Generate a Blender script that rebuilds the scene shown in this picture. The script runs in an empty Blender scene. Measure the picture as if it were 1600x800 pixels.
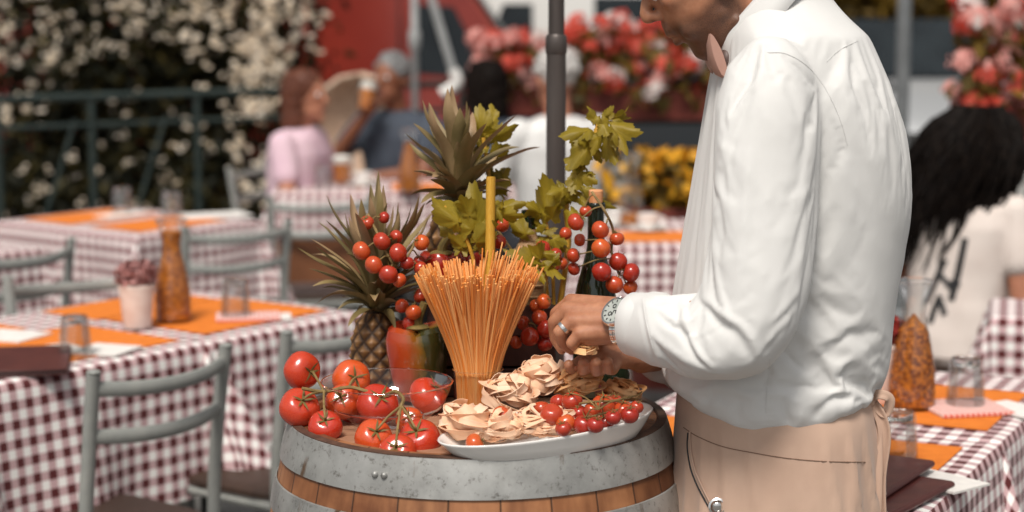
import bpy, bmesh, math, random
import numpy as np
from mathutils import Vector, Matrix, noise as mnoise

C = bpy.context.scene.collection
SC = bpy.context.scene
R = math.radians
random.seed(11)
RNG = np.random.default_rng(7)

# ------------------------------------------------------------------ camera, sky, sun, exposure
CAM_H = 1.62
PITCH = math.atan2(415, 3022)
FPX = 3022.0
cam_d = bpy.data.cameras.new("camera")
cam = bpy.data.objects.new("camera", cam_d)
C.objects.link(cam)
cam.location = (0, 0, CAM_H)
cam.rotation_euler = (R(90) - PITCH, 0, 0)
cam_d.sensor_width = 36.0
cam_d.lens = 36.0 * FPX / 1600
cam_d.clip_start = 0.05
cam_d.clip_end = 400
cam_d.dof.use_dof = True
cam_d.dof.focus_distance = 2.97
cam_d.dof.aperture_fstop = 2.9
cam_d.dof.aperture_blades = 0
SC.camera = cam

world = bpy.data.worlds.new("World")
SC.world = world
world.use_nodes = True
wn = world.node_tree
wn.nodes.clear()
w_out = wn.nodes.new("ShaderNodeOutputWorld")
w_bg = wn.nodes.new("ShaderNodeBackground")
w_sky = wn.nodes.new("ShaderNodeTexSky")
w_hsv = wn.nodes.new("ShaderNodeHueSaturation")
SUN_EL, SUN_AZ = R(57), R(195)     # azimuth of the sun seen from above, measured from +Y clockwise
w_sky.sky_type = 'NISHITA'
w_sky.sun_disc = False
w_sky.sun_elevation = SUN_EL
w_sky.sun_rotation = SUN_AZ
w_sky.air_density = 1.0
w_sky.dust_density = 4.0
w_hsv.inputs['Saturation'].default_value = 0.06
w_bg.inputs['Strength'].default_value = 0.085
wn.links.new(w_sky.outputs[0], w_hsv.inputs['Color'])
wn.links.new(w_hsv.outputs[0], w_bg.inputs['Color'])
wn.links.new(w_bg.outputs[0], w_out.inputs['Surface'])

sun_d = bpy.data.lights.new("sun", 'SUN')
sun_d.energy = 2.7
sun_d.angle = R(16)
sun_d.color = (1.0, 0.93, 0.84)
sun = bpy.data.objects.new("sun", sun_d)
C.objects.link(sun)
_sd = Vector((math.sin(SUN_AZ) * math.cos(SUN_EL), math.cos(SUN_AZ) * math.cos(SUN_EL), math.sin(SUN_EL)))
sun.rotation_euler = _sd.to_track_quat('Z', 'Y').to_euler()

SC.view_settings.view_transform = 'Standard'
SC.view_settings.look = 'None'
SC.view_settings.gamma = 1
SC.view_settings.exposure = 0.20
SC.render.film_transparent = False
SC.cycles.use_denoising = True
SC.cycles.max_bounces = 10
SC.cycles.transparent_max_bounces = 24

# ------------------------------------------------------------------ pixel helpers (photo pixels -> places in the world)
_F = np.array([0, math.cos(PITCH), -math.sin(PITCH)])
_U = np.array([0, math.sin(PITCH), math.cos(PITCH)])
_Rt = np.array([1.0, 0, 0])
CAMP = np.array([0, 0, CAM_H])

def ray(x, y):
    return _F + _Rt * ((x - 800) / FPX) - _U * ((y - 400) / FPX)
def W(x, y, Y):
    d = ray(x, y); return CAMP + d * (Y / d[1])
def H(x, y, z):
    d = ray(x, y); return CAMP + d * ((z - CAM_H) / d[2])
def MPP(Y):            # metres per photo pixel at depth Y
    return Y / FPX
def v3(*a): return np.array(a, float)
def nrm(v):
    v = np.asarray(v, float); n = np.linalg.norm(v); return v / n if n > 1e-12 else v

# ------------------------------------------------------------------ mesh builder
class MB:
    def __init__(s):
        s.V = []; s.F = []; s.M = []; s.T = []; s.n = 0; s.UV = None
    def add(s, v, f, m=0, tone=0.5):
        v = np.asarray(v, float).reshape(-1, 3)
        s.V.append(v)
        o = s.n
        s.F.extend([tuple(int(i) + o for i in q) for q in f])
        s.M.extend([m] * len(f))
        t = np.full(len(v), tone) if np.isscalar(tone) else np.asarray(tone, float)
        s.T.append(t)
        s.n += len(v)
        return s
    def verts(s): return np.concatenate(s.V) if s.V else np.zeros((0, 3))
    def mesh(s, name, mats, offset=None, smooth=True, sharp=None):
        v = s.verts()
        if offset is not None: v = v - np.asarray(offset, float)
        me = bpy.data.meshes.new(name)
        me.from_pydata(v.tolist(), [], s.F)
        if not isinstance(mats, (list, tuple)): mats = [mats]
        for m in mats: me.materials.append(m)
        if len(mats) > 1: me.polygons.foreach_set('material_index', np.array(s.M, np.int32))
        a = me.attributes.new('tone', 'FLOAT', 'POINT')
        a.data.foreach_set('value', np.concatenate(s.T).astype(np.float32))
        if s.UV is not None:
            uv = me.uv_layers.new(name='UVMap')
            li = np.zeros(len(me.loops), np.int32); me.loops.foreach_get('vertex_index', li)
            uv.data.foreach_set('uv', np.asarray(s.UV, np.float32)[li].ravel())
        if smooth:
            me.polygons.foreach_set('use_smooth', np.ones(len(me.polygons), bool))
            if sharp: me.set_sharp_from_angle(angle=R(sharp))
        me.update()
        return me
    def build(s, name, mats, parent=None, origin=None, local=False, smooth=True, sharp=35, bevel=0):
        if parent is not None and not local: off = np.array(parent.location)
        elif origin is not None: off = np.asarray(origin, float)
        else: off = None
        me = s.mesh(name, mats, off, smooth, sharp)
        o = bpy.data.objects.new(name, me); C.objects.link(o)
        if parent is not None: o.parent = parent
        elif origin is not None: o.location = tuple(origin)
        if bevel:
            b = o.modifiers.new('bevel', 'BEVEL'); b.width = bevel; b.segments = 2; b.limit_method = 'ANGLE'; b.angle_limit = R(40)
        return o
    # shapes
    def box(s, c, size, rz=0.0, m=0, tone=.5, mat3=None):
        hx, hy, hz = [k / 2 for k in size]
        v = np.array([(x, y, z) for x in (-hx, hx) for y in (-hy, hy) for z in (-hz, hz)])
        if mat3 is not None: v = v @ np.asarray(mat3).T
        elif rz:
            c_, s_ = math.cos(rz), math.sin(rz)
            v = np.stack([v[:, 0] * c_ - v[:, 1] * s_, v[:, 0] * s_ + v[:, 1] * c_, v[:, 2]], 1)
        v = v + np.asarray(c, float)
        f = [(0, 1, 3, 2), (4, 6, 7, 5), (0, 4, 5, 1), (2, 3, 7, 6), (0, 2, 6, 4), (1, 5, 7, 3)]
        return s.add(v, f, m, tone)
    def loft(s, rings, closed=True, cap=True, m=0, tone=.5):
        rings = [np.asarray(r, float) for r in rings]
        n = len(rings[0]); k = len(rings)
        v = np.concatenate(rings)
        f = []
        for i in range(k - 1):
            a, b = i * n, (i + 1) * n
            for j in range(n if closed else n - 1):
                j2 = (j + 1) % n
                f.append((a + j, a + j2, b + j2, b + j))
        if cap and closed:
            f.append(tuple(range(n - 1, -1, -1)))
            f.append(tuple(range((k - 1) * n, k * n)))
        return s.add(v, f, m, tone)
    def tube(s, path, r, n=8, cap=True, m=0, tone=.5, flat=None, up=None):
        """flat=(a,b): elliptical section factors along (side, normal)"""
        P = [np.asarray(p, float) for p in path]
        k = len(P)
        rr = [r] * k if np.isscalar(r) else list(r)
        T = []
        for i in range(k):
            T.append(nrm(P[min(i + 1, k - 1)] - P[max(i - 1, 0)]))
        ref = np.asarray(up, float) if up is not None else (v3(0, 0, 1) if abs(T[0][2]) < .9 else v3(1, 0, 0))
        N = nrm(ref - T[0] * ref.dot(T[0]))
        fa, fb = flat if flat else (1, 1)
        rings = []
        ang = np.linspace(0, 2 * math.pi, n, endpoint=False)
        for i in range(k):
            N = nrm(N - T[i] * N.dot(T[i]))
            B = np.cross(T[i], N)
            rings.append(P[i] + rr[i] * (np.outer(np.cos(ang) * fb, N) + np.outer(np.sin(ang) * fa, B)))
        return s.loft(rings, True, cap, m, tone)
    def lathe(s, prof, base, n=32, m=0, tone=.5, axis=None, cap=False):
        ang = np.linspace(0, 2 * math.pi, n, endpoint=False)
        b = np.asarray(base, float)
        if axis is None: X, Y_, Z = v3(1, 0, 0), v3(0, 1, 0), v3(0, 0, 1)
        else:
            Z = nrm(axis); X = nrm(np.cross(v3(0, 1, 0.01), Z)); Y_ = np.cross(Z, X)
        rings = [b + Z * z + r * (np.outer(np.cos(ang), X) + np.outer(np.sin(ang), Y_)) for r, z in prof]
        return s.loft(rings, True, cap, m, tone)
    def ball(s, c, r, n=16, k=10, m=0, tone=.5, mat3=None):
        r = np.array([r] * 3 if np.isscalar(r) else r, float)
        th = np.linspace(0.001, math.pi - 0.001, k + 1); ph = np.linspace(0, 2 * math.pi, n, endpoint=False)
        rings = []
        for t in th:
            p = np.stack([np.sin(t) * np.cos(ph), np.sin(t) * np.sin(ph), np.full(n, math.cos(t))], 1) * r
            if mat3 is not None: p = p @ np.asarray(mat3).T
            rings.append(p + np.asarray(c, float))
        return s.loft(rings[::-1], True, True, m, tone)
    def capsule(s, p0, r0, p1, r1, n=14):
        s.ball(p0, r0, n, 8); s.ball(p1, r1, n, 8)
        s.tube([p0, p1], [r0, r1], n)
        return s
    def chain(s, pts, rs, n=12):
        for i in range(len(pts) - 1): s.capsule(pts[i], rs[i], pts[i + 1], rs[i + 1], n)
        return s
    def strip(s, path, widths, normals, curl=0.0, m=0, tone=.5, nw=2, tones=None):
        """ribbon along path; normals = side-plane normals; nw cells across; curl = V/cup depth as a share of the width"""
        P = [np.asarray(p, float) for p in path]; k = len(P)
        V = []; tt = []
        for i in range(k):
            T = nrm(P[min(i + 1, k - 1)] - P[max(i - 1, 0)])
            Nn = normals[i] if isinstance(normals, list) else normals
            Nn = nrm(Nn - T * np.dot(Nn, T)); B = np.cross(T, Nn)
            for j in range(nw + 1):
                q = j / nw * 2 - 1
                V.append(P[i] + B * q * widths[i] / 2 + Nn * (abs(q) ** 1.5) * curl * widths[i])
                tt.append(tone if tones is None else tones[i])
        f = [(i * (nw + 1) + j, i * (nw + 1) + j + 1, (i + 1) * (nw + 1) + j + 1, (i + 1) * (nw + 1) + j) for i in range(k - 1) for j in range(nw)]
        return s.add(V, f, m, np.array(tt))

def spline(pts, n=8):
    """Catmull-Rom through pts (any dimension)"""
    P = np.asarray(pts, float)
    P = np.vstack([2 * P[0] - P[1], P, 2 * P[-1] - P[-2]])
    out = []
    for i in range(1, len(P) - 2):
        for t in np.linspace(0, 1, n, endpoint=False):
            a, b, c, d = P[i - 1], P[i], P[i + 1], P[i + 2]
            out.append(.5 * ((2 * b) + (c - a) * t + (2 * a - 5 * b + 4 * c - d) * t * t + (3 * b - a - 3 * c + d) * t ** 3))
    out.append(P[-2])
    return np.array(out)

def organic(mb, voxel, smooth=6, fac=.5, sub=0):
    """overlapping closed shapes -> one continuous skin; returns (verts, faces) arrays"""
    me = mb.mesh('tmp', [], None)
    o = bpy.data.objects.new('tmp', me); C.objects.link(o)
    r = o.modifiers.new('r', 'REMESH'); r.mode = 'VOXEL'; r.voxel_size = voxel
    if smooth:
        q = o.modifiers.new('s', 'SMOOTH'); q.factor = fac; q.iterations = smooth
    if sub:
        u = o.modifiers.new('u', 'SUBSURF'); u.levels = sub; u.render_levels = sub
    dg = bpy.context.evaluated_depsgraph_get()
    ev = o.evaluated_get(dg); em = ev.to_mesh()
    nv = len(em.vertices)
    v = np.zeros(nv * 3, np.float32); em.vertices.foreach_get('co', v)
    nn = np.zeros(nv * 3, np.float32); em.vertices.foreach_get('normal', nn)
    f = [tuple(p.vertices) for p in em.polygons]
    ev.to_mesh_clear()
    bpy.data.objects.remove(o); bpy.data.meshes.remove(me)
    return v.reshape(-1, 3).astype(float), f, nn.reshape(-1, 3).astype(float)

# ------------------------------------------------------------------ tagging
def tag(o, label=None, cat=None, group=None, kind=None):
    if label: o['label'] = label
    if cat: o['category'] = cat
    if group: o['group'] = group
    if kind: o['kind'] = kind
    return o
def thing(name, label, cat, loc=(0, 0, 0), rz=0.0, group=None):
    o = bpy.data.objects.new(name, None); C.objects.link(o)
    o.empty_display_size = .05
    o.location = tuple(float(k) for k in loc); o.rotation_euler = (0, 0, rz)
    return tag(o, label, cat, group)
def copy_tree(root, loc, rz=None, label=None, group=None, scale=None):
    def cp(o, par):
        c = o.copy(); C.objects.link(c); c.parent = par
        for ch in o.children: cp(ch, c)
        return c
    r = cp(root, None)
    r.location = tuple(float(k) for k in loc)
    if rz is not None: r.rotation_euler = (0, 0, rz)
    if scale is not None: r.scale = (scale,) * 3
    if label: r['label'] = label
    if group: r['group'] = group
    return r

# ------------------------------------------------------------------ materials
def _new(name):
    m = bpy.data.materials.new(name); m.use_nodes = True
    nt = m.node_tree; b = nt.nodes['Principled BSDF']
    return m, nt, b
def _ramp(nt, fac, cols):
    r = nt.nodes.new('ShaderNodeValToRGB')
    e = r.color_ramp.elements
    while len(e) < len(cols): e.new(.5)
    for el, (p, c) in zip(e, cols): el.position = p; el.color = (*c, 1)
    nt.links.new(fac, r.inputs[0]); return r.outputs[0]
def _noise(nt, scale, detail=3, rough=.55, coord='Object', dist=0, stretch=None):
    t = nt.nodes.new('ShaderNodeTexCoord'); n = nt.nodes.new('ShaderNodeTexNoise')
    n.inputs['Scale'].default_value = scale; n.inputs['Detail'].default_value = detail
    n.inputs['Roughness'].default_value = rough; n.inputs['Distortion'].default_value = dist
    if stretch:
        mp = nt.nodes.new('ShaderNodeMapping'); mp.inputs['Scale'].default_value = stretch
        nt.links.new(t.outputs[coord], mp.inputs[0]); nt.links.new(mp.outputs[0], n.inputs['Vector'])
    else: nt.links.new(t.outputs[coord], n.inputs['Vector'])
    return n.outputs['Fac']
def _bump(nt, b, h, strength=.3, dist=.002):
    k = nt.nodes.new('ShaderNodeBump'); k.inputs['Strength'].default_value = strength; k.inputs['Distance'].default_value = dist
    nt.links.new(h, k.inputs['Height']); nt.links.new(k.outputs[0], b.inputs['Normal'])
def mix(nt, fac, a, c, mode='MIX'):
    x = nt.nodes.new('ShaderNodeMix'); x.data_type = 'RGBA'; x.blend_type = mode
    for s, val in ((0, fac), (6, a), (7, c)):
        if hasattr(val, 'is_linked') or hasattr(val, 'node'): nt.links.new(val, x.inputs[s])
        elif s == 0: x.inputs[0].default_value = val
        else: x.inputs[s].default_value = (*val, 1)
    return x.outputs[2]
def mat(name, c1, c2=None, rough=.6, scale=20, var=None, bump=0, bscale=None, bdist=.002, metal=0, coat=0, sss=0, sssr=(.01, .004, .002), sheen=0, lo=.35, hi=.65, stretch=None, spec=.5, trans=0, detail=4, tone=None, rvar=0):
    """c1..c2 blended by noise; tone=(ca, cb): blended along the mesh's own 'tone' attribute as well"""
    m, nt, b = _new(name)
    col = None
    if c2 is not None:
        col = _ramp(nt, _noise(nt, scale, detail, stretch=stretch), [(lo, c1), (hi, c2)])
    if tone is not None:
        at = nt.nodes.new('ShaderNodeAttribute'); at.attribute_name = 'tone'
        tcol = _ramp(nt, at.outputs['Fac'], [(i / (len(tone) - 1), c) for i, c in enumerate(tone)])
        col = tcol if col is None else mix(nt, .5, col, tcol)
    if col is not None: nt.links.new(col, b.inputs['Base Color'])
    else: b.inputs['Base Color'].default_value = (*c1, 1)
    b.inputs['Roughness'].default_value = rough
    if rvar:
        mr = nt.nodes.new('ShaderNodeMapRange'); mr.inputs[3].default_value = rough - rvar; mr.inputs[4].default_value = rough + rvar
        mr.inputs[1].default_value = .3; mr.inputs[2].default_value = .7
        nt.links.new(_noise(nt, scale * 1.7, 4), mr.inputs[0]); nt.links.new(mr.outputs[0], b.inputs['Roughness'])
    b.inputs['Metallic'].default_value = metal
    b.inputs['Specular IOR Level'].default_value = spec
    if coat: b.inputs['Coat Weight'].default_value = coat; b.inputs['Coat Roughness'].default_value = .08
    if sss:
        b.inputs['Subsurface Weight'].default_value = sss; b.inputs['Subsurface Radius'].default_value = sssr; b.inputs['Subsurface Scale'].default_value = 1.0
    if sheen: b.inputs['Sheen Weight'].default_value = sheen; b.inputs['Sheen Roughness'].default_value = .5
    if trans:
        out = nt.nodes['Material Output']; tr = nt.nodes.new('ShaderNodeBsdfTranslucent'); ms = nt.nodes.new('ShaderNodeMixShader')
        ms.inputs[0].default_value = trans
        if col is not None: nt.links.new(col, tr.inputs[0])
        else: tr.inputs[0].default_value = (*c1, 1)
        nt.links.new(b.outputs[0], ms.inputs[1]); nt.links.new(tr.outputs[0], ms.inputs[2]); nt.links.new(ms.outputs[0], out.inputs[0])
    if bump: _bump(nt, b, _noise(nt, bscale or scale * 3, 5, stretch=stretch), bump, bdist)
    return m
def glass(name, col=(1, 1, 1), rough=.02, ior=1.45, thin=False):
    m, nt, b = _new(name)
    if thin:
        out = nt.nodes['Material Output']
        tr = nt.nodes.new('ShaderNodeBsdfTransparent'); tr.inputs[0].default_value = (*col, 1)
        gl = nt.nodes.new('ShaderNodeBsdfGlossy'); gl.inputs['Roughness'].default_value = .04
        fr = nt.nodes.new('ShaderNodeLayerWeight'); fr.inputs[0].default_value = .26
        ms = nt.nodes.new('ShaderNodeMixShader')
        mr = nt.nodes.new('ShaderNodeMapRange'); mr.inputs[3].default_value = .03; mr.inputs[4].default_value = .5
        nt.links.new(fr.outputs['Fresnel'], mr.inputs[0]); nt.links.new(mr.outputs[0], ms.inputs[0])
        nt.links.new(tr.outputs[0], ms.inputs[1]); nt.links.new(gl.outputs[0], ms.inputs[2]); nt.links.new(ms.outputs[0], out.inputs[0])
        return m
    b.inputs['Base Color'].default_value = (*col, 1)
    b.inputs['Transmission Weight'].default_value = 1; b.inputs['Roughness'].default_value = rough; b.inputs['IOR'].default_value = ior
    return m
def gingham(name, period=.043, dark=(.085, .007, .008), mid=(.54, .36, .37), white=(.88, .86, .83)):
    m, nt, b = _new(name)
    t = nt.nodes.new('ShaderNodeTexCoord'); sp = nt.nodes.new('ShaderNodeSeparateXYZ')
    # slight weave wobble
    nz = nt.nodes.new('ShaderNodeTexNoise'); nz.inputs['Scale'].default_value = 9
    nt.links.new(t.outputs['UV'], nz.inputs['Vector'])
    ad = nt.nodes.new('ShaderNodeVectorMath'); ad.operation = 'MULTIPLY_ADD'
    ad.inputs[1].default_value = (.006, .006, 0)
    nt.links.new(nz.outputs['Color'], ad.inputs[0]); nt.links.new(t.outputs['UV'], ad.inputs[2])
    nt.links.new(ad.outputs[0], sp.inputs[0])
    def stripe(o):
        d = nt.nodes.new('ShaderNodeMath'); d.operation = 'DIVIDE'; d.inputs[1].default_value = period; nt.links.new(o, d.inputs[0])
        fr = nt.nodes.new('ShaderNodeMath'); fr.operation = 'FRACT'; nt.links.new(d.outputs[0], fr.inputs[0])
        g = nt.nodes.new('ShaderNodeMath'); g.operation = 'GREATER_THAN'; g.inputs[1].default_value = .5; nt.links.new(fr.outputs[0], g.inputs[0])
        return g.outputs[0]
    a, c = stripe(sp.outputs[0]), stripe(sp.outputs[1])
    s = nt.nodes.new('ShaderNodeMath'); s.operation = 'ADD'; nt.links.new(a, s.inputs[0]); nt.links.new(c, s.inputs[1])
    h = nt.nodes.new('ShaderNodeMath'); h.operation = 'MULTIPLY'; h.inputs[1].default_value = .5; nt.links.new(s.outputs[0], h.inputs[0])
    r = _ramp(nt, h.outputs[0], [(0, white), (.3, mid), (.8, dark)])
    r.node.color_ramp.interpolation = 'CONSTANT'
    nt.links.new(r, b.inputs['Base Color'])
    b.inputs['Roughness'].default_value = .85; b.inputs['Sheen Weight'].default_value = .1
    _bump(nt, b, _noise(nt, 14, 4, coord='UV'), .25, .006)
    return m

M = {}
M['ground'] = mat('paving', (.10, .095, .09), (.19, .18, .17), .9, 6, bump=.4, bscale=60)
M['asphalt'] = mat('asphalt', (.045, .045, .047), (.075, .073, .072), .9, 9, bump=.4, bscale=200)
M['gingham'] = gingham('red_gingham')
M['orange'] = mat('orange_paper', (.74, .205, .018), (.66, .17, .013), .8, 30, bump=.1)
M['napkin'] = mat('white_paper', (.80, .77, .73), (.72, .69, .66), .85, 40, bump=.15)
M['menu'] = mat('menu_leather', (.075, .017, .015), (.105, .026, .021), .42, 30, bump=.25, bscale=300, bdist=.0006)
M['chair'] = mat('grey_painted_metal', (.25, .26, .245), (.30, .305, .285), .42, 25, bump=.08, bscale=120)
M['seat'] = mat('dark_wood_seat', (.035, .020, .014), (.055, .03, .02), .5, 8, stretch=(1, 8, 1))
M['brown'] = mat('brown_wood_panel', (.15, .055, .022), (.21, .08, .032), .5, 8, stretch=(1, 8, 1))
M['darkmetal'] = mat('dark_metal', (.025, .027, .028), (.04, .042, .043), .5, 20)
M['green_rail'] = mat('green_railing_paint', (.018, .030, .027), (.030, .045, .041), .4, 12)
M['shirt'] = mat('white_cotton', (.655, .65, .635), (.70, .695, .68), .8, 6, bump=.12, bscale=900, bdist=.0003, sheen=.15)
M['apron'] = mat('tan_cotton', (.50, .335, .25), (.56, .385, .29), .85, 9, bump=.25, bscale=800, bdist=.0004, sheen=.2)
M['wood_head'] = mat('barrel_head_oak', (.30, .15, .085), (.42, .23, .14), .6, 14, stretch=(1, 9, 1), bump=.2)
M['glass'] = glass('clear_glass')
M['thin_glass'] = glass('thin_clear_glass', (.97, .98, .98), thin=True)
M['thin_glass2'] = glass('thin_tumbler_glass', (.96, .97, .97), thin=True)
for _n in M['thin_glass2'].node_tree.nodes:
    if _n.type == 'LAYER_WEIGHT': _n.inputs[0].default_value = .5
    if _n.type == 'MAP_RANGE': _n.inputs[3].default_value = .05; _n.inputs[4].default_value = .42
M['bottle'] = glass('green_bottle_glass', (.02, .06, .025), .03)
M['ceramic'] = mat('white_glazed_ceramic', (.82, .80, .77), None, .12, coat=.5)
M['tomato'] = mat('tomato_skin', (.52, .032, .014), (.62, .066, .022), .2, 26, coat=.45, sss=.25, sssr=(.01, .002, .001), rvar=.04)
M['cherry'] = mat('cherry_tomato_skin', (.44, .030, .014), (.56, .062, .022), .24, 60, coat=.3, sss=.2, sssr=(.006, .001, .001), bump=.05, bscale=30)
def vary(m, dv=.35, dh=.03):
    nt = m.node_tree; b = nt.nodes['Principled BSDF']; src = b.inputs['Base Color'].links[0].from_socket
    oi = nt.nodes.new('ShaderNodeObjectInfo'); h = nt.nodes.new('ShaderNodeHueSaturation')
    for k, (lo_, hi_) in (('Value', (1 - dv, 1 + dv * .6)), ('Hue', (.5 - dh * .3, .5 + dh))):
        mr = nt.nodes.new('ShaderNodeMapRange'); mr.inputs[3].default_value = lo_; mr.inputs[4].default_value = hi_
        nt.links.new(oi.outputs['Random'], mr.inputs[0]); nt.links.new(mr.outputs[0], h.inputs[k])
    nt.links.new(src, h.inputs['Color']); nt.links.new(h.outputs[0], b.inputs['Base Color'])
vary(M['tomato'], .15, .012); vary(M['cherry'], .28, .016)
M['vine'] = mat('vine_stem', (.16, .10, .03), (.28, .19, .07), .7, 60)
M['calyx'] = mat('calyx_green', (.10, .075, .018), (.20, .13, .03), .7, 80)
M['spaghetti'] = mat('dry_spaghetti', (.90, .36, .06), None, .36, tone=((.90, .31, .055), (1.0, .58, .23)), spec=.4, trans=.2)
M['pasta'] = mat('dry_tagliatelle', (.97, .57, .32), (.98, .71, .48), .5, 40, trans=.2, tone=((.98, .58, .35), (.99, .84, .69)))
M['pasta2'] = mat('dry_tagliatelle_orange', (.95, .50, .20), (.97, .64, .33), .55, 40, trans=.15)
M['leaf_celery'] = mat('celery_leaf', (.17, .135, .008), (.34, .25, .018), .5, 25, tone=((.12, .10, .008), (.62, .44, .035)), trans=.4, bump=.3, bscale=200)
M['stalk'] = mat('celery_stalk', (.55, .28, .02), (.62, .36, .05), .45, 40, stretch=(20, 20, 1), bump=.3)
M['leaf_pine'] = mat('pineapple_leaf', (.17, .13, .05), (.26, .17, .08), .55, 30, tone=((.07, .06, .02), (.24, .18, .06), (.55, .34, .22)), bump=.2, bscale=150)
M['skin'] = None
# ================================================================== SETTING
def sheet(name, x0, x1, y0, y1, z, m, kind='structure'):
    mb = MB(); mb.add([(x0, y0, z), (x1, y0, z), (x1, y1, z), (x0, y1, z)], [(0, 1, 2, 3)])
    return tag(mb.build(name, m, smooth=False), kind=kind)
def slab_mat():
    m, nt, b = _new('paving_slabs')
    t = nt.nodes.new('ShaderNodeTexCoord'); br = nt.nodes.new('ShaderNodeTexBrick')
    br.inputs['Scale'].default_value = 2.2; br.inputs['Mortar Size'].default_value = .012
    br.inputs['Color1'].default_value = (.17, .165, .155, 1); br.inputs['Color2'].default_value = (.21, .20, .19, 1); br.inputs['Mortar'].default_value = (.06, .058, .055, 1)
    nt.links.new(t.outputs['Object'], br.inputs['Vector'])
    n = _ramp(nt, _noise(nt, 5, 5), [(.3, (.7, .7, .7)), (.7, (1, 1, 1))])
    nt.links.new(mix(nt, 1.0, br.outputs['Color'], n, 'MULTIPLY'), b.inputs['Base Color'])
    b.inputs['Roughness'].default_value = .85
    return m
M['slabs'] = slab_mat()
sheet('ground', -150, 150, -60, 300, -.12, M['ground'])
sheet('terrace_pavement', -9, 9, -4, 11.4, 0, M['slabs'])
mbk = MB(); mbk.box((0, 11.46, -.06), (18, .12, .128)); tag(mbk.build('kerb', M['ground']), kind='structure')
sheet('road', -60, 60, 11.52, 21, -.115, M['asphalt'])

# ---- far buildings across the street
M['facade'] = mat('pale_plaster', (.34, .31, .27), (.50, .47, .42), .9, 1.5, bump=.2, bscale=40)
M['facade2'] = mat('brown_plaster', (.13, .085, .065), (.19, .13, .10), .9, 1.5)
M['winglass'] = mat('dark_window_glass', (.015, .02, .024), (.04, .048, .055), .3, 1.2, spec=.2)
M['winframe'] = mat('window_frame_paint', (.55, .53, .49), None, .6)
M['shutter'] = mat('dark_green_shutter', (.03, .05, .045), (.045, .065, .055), .6, 30)
def building(name, label, x0, x1, Y, h, m, cols, floor_h=3.3):
    e = thing(name, label, 'building', ((x0 + x1) / 2, Y + 4, -.11))
    b = MB(); b.box(((x0 + x1) / 2, Y + 4, h / 2 - .11), (x1 - x0, 8, h)); b.build('wall', m, e)
    b = MB(); b.box(((x0 + x1) / 2, Y + 3.9, h + .04), (x1 - x0 + .5, 8.5, .3)); b.build('roof', M['facade2'], e)
    nf = int(h // floor_h)
    for k in range(nf):
        for i in range(cols):
            cx = x0 + (i + .5) * (x1 - x0) / cols; z = k * floor_h + (1.5 if k else 1.2)
            fr = MB(); fr.box((cx, Y - .02, z + .1), (1.25, .1, 1.95)); f = fr.build('window', M['winframe'], e)
            g = MB(); g.box((cx, Y - .06, z + .1), (1.03, .1, 1.72)); go = g.build('pane', M['winglass'], None)
            go.data.transform(Matrix.Translation(-Vector(f.parent.location))); go.parent = f
            if k:
                for sx in (-1, 1):
                    s = MB(); s.box((cx + sx * .9, Y - .03, z + .1), (.52, .06, 1.95)); s.build('shutter', M['shutter'], e)
building('apartment_building', 'pale plastered building across the street with dark shuttered windows', .5, 13, 24, 13, M['facade'], 5)
building('apartment_building', 'brown plastered building across the street behind the red van', -14, .3, 25, 14, M['facade2'], 5)

# ---- foliage helpers
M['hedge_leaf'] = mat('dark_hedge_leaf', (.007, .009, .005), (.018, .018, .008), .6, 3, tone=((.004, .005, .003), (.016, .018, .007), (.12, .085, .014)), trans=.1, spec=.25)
M['blossom'] = mat('cream_blossom', (.93, .80, .62), (.95, .88, .78), .7, 10, trans=.3)
M['bark'] = mat('bark', (.045, .03, .019), (.09, .065, .045), .9, 12, bump=.5)
def leaf_cloud(mb, pts, size, rng, ratio=.5, tone=None):
    n = len(pts)
    a = rng.normal(size=(n, 3)); a /= np.linalg.norm(a, axis=1)[:, None]
    b = np.cross(a, rng.normal(size=(n, 3))); b /= np.linalg.norm(b, axis=1)[:, None]
    c = np.cross(a, b)
    s = size * rng.uniform(.6, 1.3, n)[:, None]
    v = np.stack([pts - a * s, pts + b * s * ratio + c * s * .12, pts + a * s, pts - b * s * ratio + c * s * .12], 1).reshape(-1, 3)
    t = rng.uniform(0, 1, n) if tone is None else tone
    mb.add(v, [(4 * i, 4 * i + 1, 4 * i + 2, 4 * i + 3) for i in range(n)], 0, np.repeat(t, 4))
def clumps(rng, n, n_cl, box, sig):
    c = rng.uniform(box[0], box[1], (n_cl, 3))
    return c[rng.integers(0, n_cl, n)] + rng.normal(size=(n, 3)) * sig
def blossoms(mb, pts, r, rng):
    for p in pts:
        for k in range(3):
            q = p + rng.normal(size=3) * r * .6
            mb.ball(q, r * rng.uniform(.5, 1) * np.array([1, 1, .7]), 5, 3, tone=rng.uniform())

def hedge(label, box, nleaf, ncl, nbl, bbox, seed, bl_r=.022, base_z=0):
    rng = np.random.default_rng(seed)
    cx, cy = (box[0][0] + box[1][0]) / 2, (box[0][1] + box[1][1]) / 2
    e = thing('jasmine_hedge', label, 'hedge', (cx, cy, base_z))
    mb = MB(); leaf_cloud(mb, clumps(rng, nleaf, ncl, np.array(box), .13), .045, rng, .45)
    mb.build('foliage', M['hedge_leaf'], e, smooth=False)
    st = MB()
    for i in range(7):
        x = box[0][0] + (i + .5) * (box[1][0] - box[0][0]) / 7
        p = [v3(x, cy, base_z), v3(x + rng.normal() * .08, cy + rng.normal() * .05, .8), v3(x + rng.normal() * .15, cy, box[1][2] * .8)]
        st.tube(spline(p, 4), np.linspace(.035, .012, 9), 6)
    st.build('trunk', M['bark'], e)
    for (bb, n) in zip(bbox, nbl):
        bm_ = MB(); blossoms(bm_, clumps(rng, n, max(6, n // 7), np.array(bb), .07), bl_r, rng)
        tag(bm_.build('blossoms', M['blossom'], e), kind='stuff')
    return e
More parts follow.
